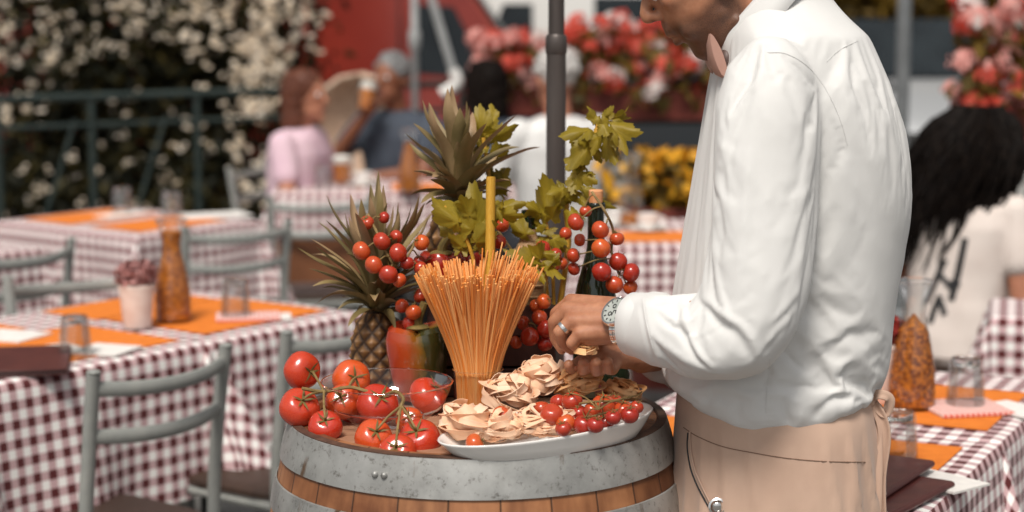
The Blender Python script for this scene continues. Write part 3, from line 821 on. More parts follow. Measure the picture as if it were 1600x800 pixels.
def at(x, y, z=.754): return H(x, y, z)
def napkin(x, y, sx, sy, rz, label, m='napkin', th=.004):
    return mat_sheet('napkin', at(x, y), sx, sy, rz, ZN, M[m], label, 'napkin', th)
M['gnap'] = gingham('pink_checked_paper', .012, (.62, .12, .09), (.75, .42, .36), (.84, .79, .76))
def check_napkin(x, y, sx, sy, rz, label):
    n = 24; b = MB()
    b.box((0, 0, .004), (sx, sy, .008)); b.UV = b.verts()[:, :2] + .5
    o = b.build('napkin', M['gnap'], local=True, smooth=False, bevel=.002); p = at(x, y); o.location = (p[0], p[1], ZN); o.rotation_euler = (0, 0, rz)
    return tag(o, label, 'napkin')
napkin(15, 526, .14, .16, RZ + .25, 'white paper napkin beside the menu folder at the photo edge')
napkin(165, 548, .13, .13, RZ + .3, 'white paper napkin beside the upturned glass, by the nearest chair')
napkin(95, 545, .08, .10, RZ - .2, 'small white napkin between the menu folder and the upturned glass')
check_napkin(388, 497, .17, .12, R(8), 'pink checked napkin under the glass beside the tall carafe')
napkin(437, 496, .06, .10, R(8), 'white napkin fold beside the pink checked napkin, by the tall carafe')
napkin(252, 492, .10, .10, RZ, 'white napkin half hidden behind the tall carafe') if False else None
check_napkin(1506, 640, .16, .15, R(12), 'pink checked napkin under the glass behind the waiter')
napkin(1586, 641, .09, .14, R(30), 'white napkin fold beside the pink checked napkin, behind the waiter')
napkin(1462, 752, .10, .16, RZ - .25, 'white paper napkin tucked behind the menu folders')
napkin(300, 345, .3, .1, R(20), 'pale napkin on the hedge table') if False else None
napkin(335, 337, .26, .17, R(25), 'pale grey paper lying open on the hedge table, behind a grey chair')
napkin(190, 336, .2, .1, RZ, 'white napkin under the glass on the hedge table')

def menu(p, rz, label, z):
    e = thing('menu_folder', label, 'menu', (p[0], p[1], z), rz)
    b = MB(); b.box((0, 0, .0115), (.23, .315, .003)); b.build('front_cover', M['menu'], e, local=True, bevel=.001)
    b = MB(); b.box((0, 0, .0015), (.23, .315, .003)); b.build('back_cover', M['menu'], e, local=True, bevel=.001)
    b = MB(); b.box((.001, 0, .0065), (.222, .305, .0069)); b.build('pages', M['darkmetal'], e, local=True)
    b = MB(); b.tube([v3(-.115, -.157, .0065), v3(-.115, .157, .0065)], .0062, 8); b.build('spine', M['menu'], e, local=True)
p = at(30, 568)
menu(p, RZ - R(42), 'dark red menu folder lying on the table at the photo edge', .7545)
p = at(1490, 757) + VF * .135 - UF * .165; menu(p, math.atan2(VF[1], VF[0]) - R(9), 'lower dark red menu folder of the two behind the waiter', .7545)
p = at(1454, 738) + VF * .12 - UF * .165; menu(p, math.atan2(VF[1], VF[0]) - R(4), 'upper dark red menu folder of the two behind the waiter', .768)

def tumbler_proto(p, label, grp=None):
    """upturned tumbler: thick base on top"""
    e = thing('tumbler', label, 'glass', p, 0, grp)
    b = MB(); n = 30
    prof = [(.040, 0), (.0405, .002), (.039, .03), (.0345, .086), (.033, .095), (.030, .097), (.002, .097)]
    inn = [(.002, .080), (.029, .080), (.031, .076), (.0365, .03), (.0380, .002), (.0385, 0), (.040, 0)]
    ang = np.linspace(0, 2 * math.pi, 40, endpoint=False); rings = []
    for i, (r, z) in enumerate(prof + inn):
        fl = 1 + (.022 * np.cos(ang * 10) if 1 < i < 5 else 0)
        rings.append(np.stack([np.cos(ang) * r * fl, np.sin(ang) * r * fl, np.full(40, z)], 1))
    b.loft(rings, cap=False); b.build('vessel', M['thin_glass2'], e, local=True)
    b = MB(); b.lathe([(.002, .0815), (.0285, .0815), (.0300, .086), (.029, .0955), (.002, .0955)], (0, 0, 0), 30); b.build('heavy_base', M['glass'], e, local=True)
    return e
g0 = tumbler_proto(at(118, 556, .7555), 'upturned glass on the menu table beside the nearest chair')
copy_tree(g0, at(368, 492, .7630), 0, 'upturned glass on the pink checked napkin beside the tall carafe')
copy_tree(g0, at(1508, 630, .7630), .4, 'upturned glass on the pink checked napkin behind the waiter')
copy_tree(g0, at(1400, 722, .7545), .9, 'upturned glass beside the menu folders and the apron ties')
copy_tree(g0, at(191, 331, .7590), .2, 'upturned glass on the hedge table, the one nearer the hedge corner')
copy_tree(g0, at(268, 338, .7545), .2, 'upturned glass on the hedge table just behind the tall carafe')
copy_tree(g0, at(505, 293, .7545), .2, 'small glass in front of the woman in pink')

M['carafe_fill'] = mat('orange_dry_pasta_filling', (.72, .24, .014), (.22, .05, .008), .6, 110, lo=.40, hi=.60, bump=.9, bscale=140, bdist=.006)
M['carafe_fill2'] = mat('orange_small_pasta_filling', (.78, .27, .014), (.34, .09, .009), .6, 90, lo=.35, hi=.6, bump=.6, bscale=260, bdist=.004)
def carafe(p, label, fill_top, heap, name='carafe'):
    e = thing(name, label, 'carafe', p)
    out = [(.002, .003), (.044, .003), (.048, .008), (.0485, .04), (.047, .08), (.037, .14), (.028, .18), (.0255, .205), (.030, .235), (.041, .268)]
    sp = spline([(r, z) for r, z in out[2:]], 5)
    prof = [tuple(q) for q in out[:2]] + [tuple(q) for q in sp]
    inner = [(max(.0015, r - .0022), z + (.004 if z < .01 else 0)) for r, z in prof[::-1]]
    b = MB(); b.lathe(prof, (0, 0, 0), 36); b.build('vessel', M['thin_glass2'], e, local=True)
    b = MB(); b.lathe([(.0405, .2665), (.0418, .268), (.0412, .2700), (.0400, .2690), (.0405, .2665)], (0, 0, 0), 30); b.build('rim', M['glass'], e, local=True)
    f = [(r - .0032, max(z, .0085)) for r, z in prof if z < fill_top and r > .01]
    f = [(.001, .0085)] + f
    if heap: f += [(f[-1][0] * .55, fill_top + .012), (.002, fill_top + .03)]
    else: f += [(f[-1][0] * .9, fill_top + .003), (.002, fill_top + .005)]
    b = MB(); b.lathe(f, (0, 0, 0), 36)
    if heap:
        rg = np.random.default_rng(3)
        for k in range(520):
            z = rg.uniform(.012, fill_top + .01); r0 = np.interp(z, [q[1] for q in f[1:]], [q[0] for q in f[1:]]); a = rg.uniform(0, 6.28)
            b.ball((math.cos(a) * (r0 - .002), math.sin(a) * (r0 - .002), z), np.array([.005, .0035, .0035]) * rg.uniform(.8, 1.2), 6, 4, mat3=np.array(Matrix.Rotation(rg.uniform(0, 3), 3, 'Z')))
    b.build('pasta_filling', M['carafe_fill'] if heap else M['carafe_fill2'], e, local=True)
    return e
carafe(at(271, 502, .7545), 'tall carafe filled with orange grains beside the white flower pot', .238, False)
carafe(at(1424, 637, .7545), 'glass carafe heaped with orange dry pasta behind the waiter', .17, True)
carafe(at(640, 300, .7545), 'small orange carafe on the table by the beer drinker', .21, False)
carafe(at(985, 352, .7545), 'clear glass carafe on the far table by the waiter', .04, False)

M['pot_white'] = mat('whitewashed_pot', (.70, .58, .52), (.78, .69, .63), .8, 30, bump=.2)
M['dried_pink'] = mat('dusty_pink_petals', (.34, .12, .11), (.50, .24, .22), .8, 30, tone=((.10, .035, .035), (.60, .33, .31)))
M['dark_red_fl'] = mat('dark_red_petals', (.22, .02, .015), (.34, .04, .03), .7, 30, tone=((.05, .02, .012), (.42, .04, .03)))
def pot_plant(p, label, m_fl, r=.046, h=.115, fr=.05):
    e = thing('flower_pot', label, 'flower pot', p)
    b = MB(); b.lathe([(.002, .001), (r * .74, .001), (r * .78, .004), (r * .98, h - .012), (r * 1.02, h - .010), (r * 1.02, h), (r * .92, h), (r * .9, h - .02), (.002, h - .022)], (0, 0, 0), 28); b.build('pot', M['pot_white'], e, local=True)
    rg = np.random.default_rng(9); b = MB()
    pts = np.array([nrm(rg.normal(size=3)) * fr * rg.uniform(.5, 1) * v3(1.1, 1.1, .8) + v3(0, 0, h + .025) for _ in range(520)])
    pts = pts[pts[:, 2] > h - .015]
    leaf_cloud(b, pts, .010, rg, .8); b.build('petals', m_fl, e, local=True, smooth=False)
    b = MB()
    for k in range(9):
        a = k * .7; b.tube([v3(0, 0, h - .02), v3(math.cos(a) * fr * .7, math.sin(a) * fr * .7, h + .03)], .0015, 5)
    b.build('stems', M['vine'], e, local=True)
    return e
pot_plant(at(215, 512, .7545), 'whitewashed pot of dusty pink dried flowers beside the tall carafe', M['dried_pink'])
pot_plant(at(1372, 628, .7545), 'whitewashed pot of dark red flowers half hidden behind the waiter', M['dark_red_fl'], r=.052, h=.13)

M['beer'] = mat('amber_beer', (.62, .20, .012), (.55, .15, .01), .15, 10)
M['foam'] = mat('beer_foam', (.84, .80, .74), None, .9)
def beer_glass(p, label):
    e = thing('beer_glass', label, 'beer glass', p)
    b = MB(); b.lathe([(.002, .001), (.030, .001), (.032, .006), (.040, .15), (.0385, .15), (.031, .012), (.002, .011)], (0, 0, 0), 24); b.build('vessel', M['thin_glass'], e, local=True)
    b = MB(); b.lathe([(.002, .0125), (.0300, .0135), (.0360, .112), (.002, .112)], (0, 0, 0), 24); b.build('beer', M['beer'], e, local=True)
    b = MB(); b.lathe([(.002, .1125), (.0362, .1125), (.0376, .142), (.020, .152), (.002, .154)], (0, 0, 0), 24); b.build('foam', M['foam'], e, local=True)
    return e
bg0 = beer_glass(at(534, 288, .7545), 'half full glass of amber beer beside the woman in pink')
bg0.scale = (1.25, 1.25, .85)
def cup(p, label):
    e = thing('coffee_cup', label, 'cup', p)
    b = MB(); b.lathe([(.002, .004), (.02, .004), (.036, .03), (.042, .06), (.039, .06), (.033, .03), (.002, .010)], (0, 0, 0), 24); b.build('bowl', M['ceramic'], e, local=True)
    b = MB(); b.tube(spline([v3(.038, 0, .05), v3(.06, 0, .045), v3(.058, 0, .025), v3(.034, 0, .022)], 5), .004, 8); b.build('handle', M['ceramic'], e, local=True)
    b = MB(); b.lathe([(.002, 0), (.045, .001), (.075, .01), (.074, .012), (.044, .0035), (.002, .0032)], (0, 0, 0), 28); b.build('saucer', M['ceramic'], e, local=True)
    return e
cup(at(568, 290, .7545), 'white cup and saucer between the beer and the orange carafe')
cup(at(960, 352, .7545), 'white cup on the far table near the wine bottle')
cup(at(1012, 360, .7545), 'white cup on the far table beside the clear carafe')
b = MB(); 
for k in range(4): b.box((0, 0, .006 + k * .01), (.18, .12, .009), k * .12)
o = b.build('newspaper', M['napkin'], local=True); p = at(600, 268, .7545)
bpy.data.objects.remove(o)
# ================================================================== BARREL AND STILL LIFE
ZT = .942                       # the boards things stand on
BC = v3(-.0540, 3.018, 0)
def stave_mat():
    m, nt, b = _new('oak_staves')
    t = nt.nodes.new('ShaderNodeTexCoord'); sp = nt.nodes.new('ShaderNodeSeparateXYZ'); nt.links.new(t.outputs['Object'], sp.inputs[0])
    at_ = nt.nodes.new('ShaderNodeMath'); at_.operation = 'ARCTAN2'; nt.links.new(sp.outputs[1], at_.inputs[0]); nt.links.new(sp.outputs[0], at_.inputs[1])
    mu = nt.nodes.new('ShaderNodeMath'); mu.operation = 'MULTIPLY'; mu.inputs[1].default_value = 26 / (2 * math.pi); nt.links.new(at_.outputs[0], mu.inputs[0])
    fl = nt.nodes.new('ShaderNodeMath'); fl.operation = 'FLOOR'; nt.links.new(mu.outputs[0], fl.inputs[0])
    fr = nt.nodes.new('ShaderNodeMath'); fr.operation = 'FRACT'; nt.links.new(mu.outputs[0], fr.inputs[0])
    wnz = nt.nodes.new('ShaderNodeTexWhiteNoise'); wnz.noise_dimensions = '1D'; nt.links.new(fl.outputs[0], wnz.inputs['W'])
    base = _ramp(nt, wnz.outputs['Value'], [(0, (.26, .105, .042)), (.35, (.47, .21, .09)), (.7, (.36, .15, .06)), (1, (.52, .25, .11))])
    grain = _ramp(nt, _noise(nt, 30, 6, stretch=(1, 1, .07)), [(.35, (.62, .55, .5)), (.6, (1, 1, 1))])
    stain = _ramp(nt, _noise(nt, 5, 5), [(.38, (.42, .34, .30)), (.58, (1, 1, 1))])
    c = mix(nt, 1.0, mix(nt, 1.0, base, grain, 'MULTIPLY'), stain, 'MULTIPLY')
    gap = _ramp(nt, fr.outputs[0], [(0, (.1, .1, .1)), (.03, (1, 1, 1)), (.97, (1, 1, 1)), (1, (.1, .1, .1))])
    c = mix(nt, 1.0, c, gap, 'MULTIPLY')
    nt.links.new(c, b.inputs['Base Color']); b.inputs['Roughness'].default_value = .5
    _bump(nt, b, gap, .5, .002)
    return m
def hoop_mat():
    m, nt, b = _new('galvanised_hoop')
    a = _ramp(nt, _noise(nt, 9, 7, .65), [(.34, (.26, .26, .25)), (.5, (.37, .37, .355)), (.66, (.46, .46, .445))])
    st = _ramp(nt, _noise(nt, 75, 8, .75), [(.34, (.30, .27, .24)), (.46, (1, 1, 1))])
    rust = _ramp(nt, _noise(nt, 7, 6, stretch=(3, 3, .6)), [(.28, (.45, .28, .18)), (.36, (1, 1, 1))])
    c = mix(nt, 1.0, mix(nt, .8, a, st, 'MULTIPLY'), rust, 'MULTIPLY')
    nt.links.new(c, b.inputs['Base Color'])
    r = _ramp(nt, _noise(nt, 14, 5), [(.3, (.38,) * 3), (.7, (.62,) * 3)]); nt.links.new(r, b.inputs['Roughness'])
    b.inputs['Metallic'].default_value = .55
    _bump(nt, b, _noise(nt, 60, 6), .25, .001)
    return m
M['stave'] = stave_mat(); M['hoop'] = hoop_mat()
M['chime'] = mat('dark_weathered_oak', (.05, .025, .016), (.12, .06, .038), .6, 30, bump=.4)
e = thing('wine_barrel', 'oak wine barrel with galvanised hoops, used as the serving stand', 'barrel', (BC[0], BC[1], 0))
def brad(z): return .362 - .062 * ((z - .47) / .47) ** 2
b = MB(); zz = np.linspace(0, .948, 26)
b.lathe([(brad(z), z) for z in zz] + [(.272, .952), (.268, .944)], BC, 96); b.build('staves', M['stave'], e)
b = MB(); b.lathe([(.2985, .9475), (.2995, .9525), (.286, .9535), (.282, .948), (.281, .9425)], BC, 96); b.build('chime', M['chime'], e)
b = MB(); b.lathe([(.283, .9415), (.001, .9425)], BC, 96); b.build('head', M['wood_head'], e)
def hoop(z0, z1):
    b = MB(); t = .0025
    b.lathe([(brad(z0) + .001, z0), (brad(z0) + .0035, z0 + .001), (brad((z0 + z1) / 2) + .0045, (z0 + z1) / 2), (brad(z1) + .0035, z1 - .001), (brad(z1) + .001, z1)], BC, 96)
    o = b.build('hoop', M['hoop'], e)
    for k in range(2):
        a = R(-118) + k * .05; zc = (z0 + z1) / 2 ; rr = brad(zc) + .005
        rv = MB(); rv.ball((BC[0] + math.cos(a) * rr, BC[1] + math.sin(a) * rr, zc), .0055, 10, 6)
        q = rv.build('rivet', M['hoop'], None); q.data.transform(Matrix.Translation(-Vector(e.location))); q.parent = o
hoop(.8935, .9515); hoop(.818, .862); hoop(.655, .695); hoop(.26, .30); hoop(.10, .145); hoop(.002, .052)
# a small loop of wire lies on the head by the platter
p = H(1006, 664, ZT + .004)
b = MB(); b.tube([p + v3(math.cos(a) * .018, math.sin(a) * .018, .004 * math.sin(2 * a)) for a in np.linspace(0, 6.0, 24)], .0018, 6)
tag(b.build('wire_loop', M['chrome'], origin=p), 'small loop of steel wire on the barrel beside the platter', 'wire')

# ---- tomatoes on the vine
def tomato_mesh(seed, m, calyx=True):
    rng = np.random.default_rng(seed)
    n, k = 40, 26
    th = np.linspace(0.0, math.pi, k); ph = np.linspace(0, 2 * math.pi, n, endpoint=False)
    p1, p2 = rng.uniform(0, 6, 2); b = MB(); rings = []
    for t in th:
        t = min(max(t, .004), math.pi - .004)
        top = math.exp(-(t / .42) ** 2); bot = math.exp(-((math.pi - t) / .3) ** 2)
        lob = 1 + (.028 * np.cos(5 * ph + p1) + .016 * np.cos(3 * ph + p2)) * math.sin(t) * (.4 + .6 * math.cos(t) ** 2 + .2)
        r = math.sin(t) * lob
        z = .90 * math.cos(t) - .17 * top + .03 * bot
        rings.append(np.stack([r * np.cos(ph), r * np.sin(ph), np.full(n, z)], 1))
    b.loft(rings[::-1]); return b.mesh('tomato', m)
def calyx_mesh(seed, L=.62, n=5):
    rng = np.random.default_rng(seed); b = MB()
    for i in range(n):
        a = i * 2 * math.pi / n + rng.uniform(-.25, .25); d = v3(math.cos(a), math.sin(a), 0); l = L * rng.uniform(.8, 1.15); up = rng.uniform(-.05, .35)
        path = [d * .02 + v3(0, 0, .745), d * l * .35 + v3(0, 0, .83), d * l * .7 + v3(0, 0, .86 + up * .3), d * l + v3(0, 0, .82 + up)]
        b.strip(spline(path, 3), np.interp(np.linspace(0, 1, 10), [0, .4, 1], [.10, .13, .01]), v3(0, 0, 1), curl=-.15, nw=2)
    b.tube([v3(0, 0, .72), v3(.01, 0, .87), v3(.03, 0, 1.05)], [.07, .05, .045], 7)
    return b.mesh('calyx', M['calyx'])
TM = [tomato_mesh(k, M['tomato']) for k in range(3)]; CM = [tomato_mesh(k + 9, M['cherry']) for k in range(3)]
CX = [calyx_mesh(k) for k in range(3)]; CCX = [calyx_mesh(k + 5, .8) for k in range(3)]
def put_tomato(parent, c, r, axis, k, cherry=False, calyx=True, name='tomato'):
    """axis: where the stalk end points"""
    o = bpy.data.objects.new(name, (CM if cherry else TM)[k % 3]); C.objects.link(o)
    loc = np.asarray(c, float)
    if parent is not None: o.parent = parent; loc = loc - np.array(parent.location)
    o.location = tuple(loc); o.scale = (r, r, r * (1.02 if cherry else .95))
    o.rotation_euler = (Vector(axis).to_track_quat('Z', 'Y') @ Matrix.Rotation(k * 1.3, 3, 'Z').to_quaternion()).to_euler()
    if calyx:
        x = bpy.data.objects.new('calyx', (CCX if cherry else CX)[k % 3]); C.objects.link(x); x.parent = o
    return o
def truss(name, label, loc, tomatoes, stems, cherry, rs, cat='tomatoes'):
    e = thing(name, label, cat, loc)
    for i, (c, r, ax) in enumerate(tomatoes): put_tomato(e, c, r, ax, i, cherry)
    b = MB()
    for path, w in stems: b.tube(spline(path, 5), w, 7)
    b.build('stem', M['vine'], e)
    return e
def T(x, y, Y, rpx): return (W(x, y, Y), rpx * MPP(Y))
nodeA = W(506, 612, 2.945); nodeA2 = W(545, 605, 2.955)
tA = []
for (x, y, Y, r), tgt in (((472, 579, 3.0, 31), (503, 584)), ((468, 637, 2.95, 33), (480, 612)), ((508, 667, 2.90, 28), (508, 640)), ((549, 592, 3.03, 31), (560, 588)), ((536, 628, 2.985, 29), (528, 610))):
    c, rr = T(x, y, Y, r); ax = nrm(W(tgt[0], tgt[1], Y - .035) - c); tA.append((c, rr, ax))
def end(t): return t[0] + t[2] * t[1] * .9
sA = [([W(472, 607, 2.93), nodeA, nodeA2, W(575, 612, 2.95)], .0028)]
sA += [([nodeA + (nodeA2 - nodeA) * k, (nodeA + (nodeA2 - nodeA) * k + end(t)) / 2 + v3(0, -.008, .004), end(t)], .0019) for t, k in zip(tA, (0, -.2, 0, 1, .5))]
truss('vine_tomatoes', 'truss of large red tomatoes hanging over the left rim of the barrel', (tA[1][0][0], tA[1][0][1], ZT), tA, sA, False, None)
nodeB = W(627, 634, 2.865)
tB = []
for (x, y, Y, r), tgt in (((590, 632, 2.96, 34), (600, 612)), ((584, 684, 2.855, 31), (592, 664)), ((655, 687, 2.845, 35), (646, 660)), ((621, 708, 2.795, 32), (617, 690)), ((640, 657, 2.93, 22), (636, 640))):
    c, rr = T(x, y, Y, r); ax = nrm(W(tgt[0], tgt[1], Y - .03) - c); tB.append((c, rr, ax))
sB = [([W(603, 617, 2.92), W(618, 612, 2.89), W(630, 622, 2.87), nodeB, W(622, 650, 2.85)], .0028)]
sB += [([nodeB, (nodeB + end(t)) / 2 + v3(0, -.006, .004), end(t)], .0019) for t in tB[1:]]
truss('vine_tomatoes', 'truss of large red tomatoes in front of the glass bowl', (tB[1][0][0], tB[1][0][1], ZT), tB, sB, False, None)
c, rr = T(668, 618, 3.06, 31)
o = put_tomato(None, c, rr, v3(.5, -.3, .6), 1, False, True); tag(o, 'single large tomato in the glass bowl below the bell pepper', 'tomato')
c, rr = T(560, 650, 3.02, 26)
o = put_tomato(None, c, rr, v3(.1, -.1, 1), 2, False, True); tag(o, 'tomato deep inside the glass bowl, seen through its side', 'tomato')

# ---- glass bowl
cb = H(605, 662, ZT + .001)
e = thing('glass_bowl', 'clear glass bowl holding tomatoes on the barrel', 'bowl', cb)
prof = [(.002, .001), (.05, .001), (.056, .004), (.078, .022), (.094, .042), (.1035, .066)]
prof = [tuple(q) for q in spline(prof, 4)]
inner = [(max(.001, r - .003), z + .003) for r, z in prof[::-1]]
b = MB(); b.lathe(prof, cb, 64); b.build('bowl', M['thin_glass'], e)
b = MB(); b.lathe([(.1040, .0665), (.1046, .068), (.1035, .0695), (.1020, .0685), (.1015, .067)], cb, 64); b.build('rim', M['glass'], e)
b = MB(); b.lathe([(.0845, .026), (.0862, .028), (.0850, .030)], cb, 64); b.build('rib', M['glass'], e)

# ---- bell pepper
def pepper_mat():
    m, nt, b = _new('ripening_pepper_skin')
    at_ = nt.nodes.new('ShaderNodeAttribute'); at_.attribute_name = 'tone'
    nz = _noise(nt, 14, 4)
    ad = nt.nodes.new('ShaderNodeMath'); ad.operation = 'MULTIPLY_ADD'; ad.inputs[1].default_value = .5; nt.links.new(nz, ad.inputs[0]); nt.links.new(at_.outputs['Fac'], ad.inputs[2])
    c = _ramp(nt, ad.outputs[0], [(.3, (.40, .035, .012)), (.70, (.36, .06, .012)), (.90, (.22, .095, .012)), (1.0, (.085, .065, .010)), (1.15, (.04, .04, .010))])
    nt.links.new(c, b.inputs['Base Color']); b.inputs['Roughness'].default_value = .2; b.inputs['Coat Weight'].default_value = .6; b.inputs['Coat Roughness'].default_value = .06
    return m
M['pepper'] = pepper_mat()
def pepper(base, h, r, label, m, tonef, seed=0, stem=True, lob=4, phs=.5):
    e = thing('bell_pepper', label, 'pepper', base)
    ph = np.linspace(0, 2 * math.pi, 48, endpoint=False); b = MB(); rings = []; tn = []
    for z, k in zip(*[np.array(q) for q in (np.linspace(0, 1, 22), np.interp(np.linspace(0, 1, 22), [0, .03, .1, .3, .6, .75, .86, .93, .97, 1], [.30, .5, .68, .84, .97, 1.0, .93, .74, .5, .16]))]):
        cusp = np.abs(np.cos(lob / 2 * ph + phs + .4 * z)) ** .6 - .7; lb = 1 + .20 * cusp
        zz = z * h - (.15 * h * math.exp(-((1 - z) / .06) ** 2)) + .10 * h * cusp * np.exp(-((z - .92) / .09) ** 2)
        rings.append(np.stack([np.cos(ph) * r * k * lb, np.sin(ph) * r * k * lb, np.full(48, 0.) + zz], 1)); tn.append(tonef(ph, z))
    b.loft(rings, tone=np.concatenate(tn)); b.build('flesh', m, e, local=True)
    b = MB(); b.tube(spline([v3(0, 0, h * .86), v3(.002, -.002, h * 1.0), v3(.012, -.004, h * 1.18)], 4), np.linspace(.009, .0065, 9), 9); b.ball((0, 0, h * .885), (.02, .02, .006), 14, 6); b.build('stalk', M['calyx'], e, local=True)
    return e
pb = H(653, 628, ZT + .001)
pepper(pb, .142, .055, 'large bell pepper turning from red to green beside the spaghetti', M['pepper'], lambda ph, z: np.clip(.30 + .62 * np.clip(np.cos(ph + .55), -1, 1) + .15 * (z - .5), 0, 1), phs=1.2)

# ---- spaghetti in a glass
sb = H(747, 652, ZT + .001)
e = thing('drinking_glass', 'straight glass holding the upright fan of dry spaghetti', 'glass', sb)
b = MB(); b.lathe([(.002, .0005), (.033, .0005), (.036, .003), (.0375, .012), (.0405, .078)], sb, 40); b.build('vessel', M['thin_glass'], e)
b = MB(); b.lathe([(.0400, .0775), (.0412, .0785), (.0405, .0800), (.0390, .0790)], sb, 40); b.build('rim', M['glass'], e)
def strand_path(a0, k, rng, Lz=.243):
    """k 0..1: inner to outer"""
    rb = .031 * k; rw = .0345 * (.12 + .88 * k); rt = .097 * (k ** 1.1) + rng.normal() * .0034
    tw = rng.normal() * .13; L = Lz + rng.normal() * .0062 - .008 * k ** 3 - (.012 * rng.uniform() if rng.uniform() < .2 else 0)
    pts = []
    for t in np.linspace(0, 1, 8):
        r = np.interp(t, [0, .28], [rb, rw]) if t < .28 else rw + (rt - rw) * ((t - .28) / .72) ** 1.22
        a = a0 + tw * t
        pts.append(sb + v3(math.cos(a) * r, math.sin(a) * r, .012 + L * t * (1 - .06 * k * k)))
    return pts
rng = np.random.default_rng(77)
e = thing('spaghetti_bundle', 'tall flared bundle of dry orange spaghetti standing in a glass', 'spaghetti', sb + v3(0, 0, .012))
rest = MB()
SN = 0
for i in range(430):
    outer = i < 285
    a = i * 2.399963 + rng.normal() * .05
    k = min(1.0, rng.uniform(.93, 1.0)) if outer else math.sqrt(rng.uniform(.62, .92))
    pth = strand_path(a, k, rng)
    tn = rng.uniform()
    if outer and math.sin(a) < -.1 and SN < 100:
        b = MB(); b.tube(pth, .00155, 7, tone=tn); b.build('strand', M['spaghetti'], e); SN += 1
    else: rest.tube(pth, .00155, 7, tone=tn)
# taller strands in the middle and at the back right
for x, y in ((776, 402), (788, 392), (762, 395), (800, 405), (810, 400), (818, 412), (796, 415), (772, 410)):
    for q in range(4):
        tip = W(x + rng.normal() * 5, y + rng.normal() * 8, sb[1] + rng.uniform(0, .05)); rest.tube([sb + v3(rng.normal() * .008, rng.normal() * .008, .012), sb + v3(rng.normal() * .008, .004, .10), tip], .00115, 6, tone=rng.uniform())
tag(rest.build('strands', M['spaghetti'], e), kind='stuff')

# ---- oval platter
PZA, PZB = .031, .048
PA, PB_ = H(689, 693, ZT + PZA), H(1012, 631, ZT + PZB)
pc = (PA + PB_) / 2; pu = nrm((PB_ - PA) * v3(1, 1, 0)); pv = np.cross(v3(0, 0, 1), pu); pl_ = np.linalg.norm((PB_ - PA)[:2]) / 2; pw = .086
pz = ZT + .001; base = v3(pc[0], pc[1], pz)
e_pl = thing('serving_platter', 'white oval platter of tagliatelle and cherry tomatoes at the front of the barrel', 'platter', base)
tilt = .05
def oval(sx, sy, z, n=72, wav=0):
    a = np.linspace(0, 2 * math.pi, n, endpoint=False)
    x, y = np.cos(a) * sx, np.sin(a) * sy
    zz = z / .036 * (PZA + (PZB - PZA) * (x / pl_ + 1) / 2)
    return base + x[:, None] * pu + y[:, None] * pv + np.outer(zz, v3(0, 0, 1))
b = MB()
b.loft([oval(pl_ * .72, pw * .72, 0), oval(pl_ * .77, pw * .77, .0005), oval(pl_ * .86, pw * .86, .007), oval(pl_ * .93, pw * .91, .019), oval(pl_ * .985, pw * .98, .031), oval(pl_, pw, .0345), oval(pl_ * .992, pw * .988, .0360), oval(pl_ * .972, pw * .962, .0345), oval(pl_ * .90, pw * .87, .022), oval(pl_ * .78, pw * .73, .0095), oval(pl_ * .3, pw * .3, .0075)])
b.build('dish', M['ceramic'], e_pl, sharp=None)
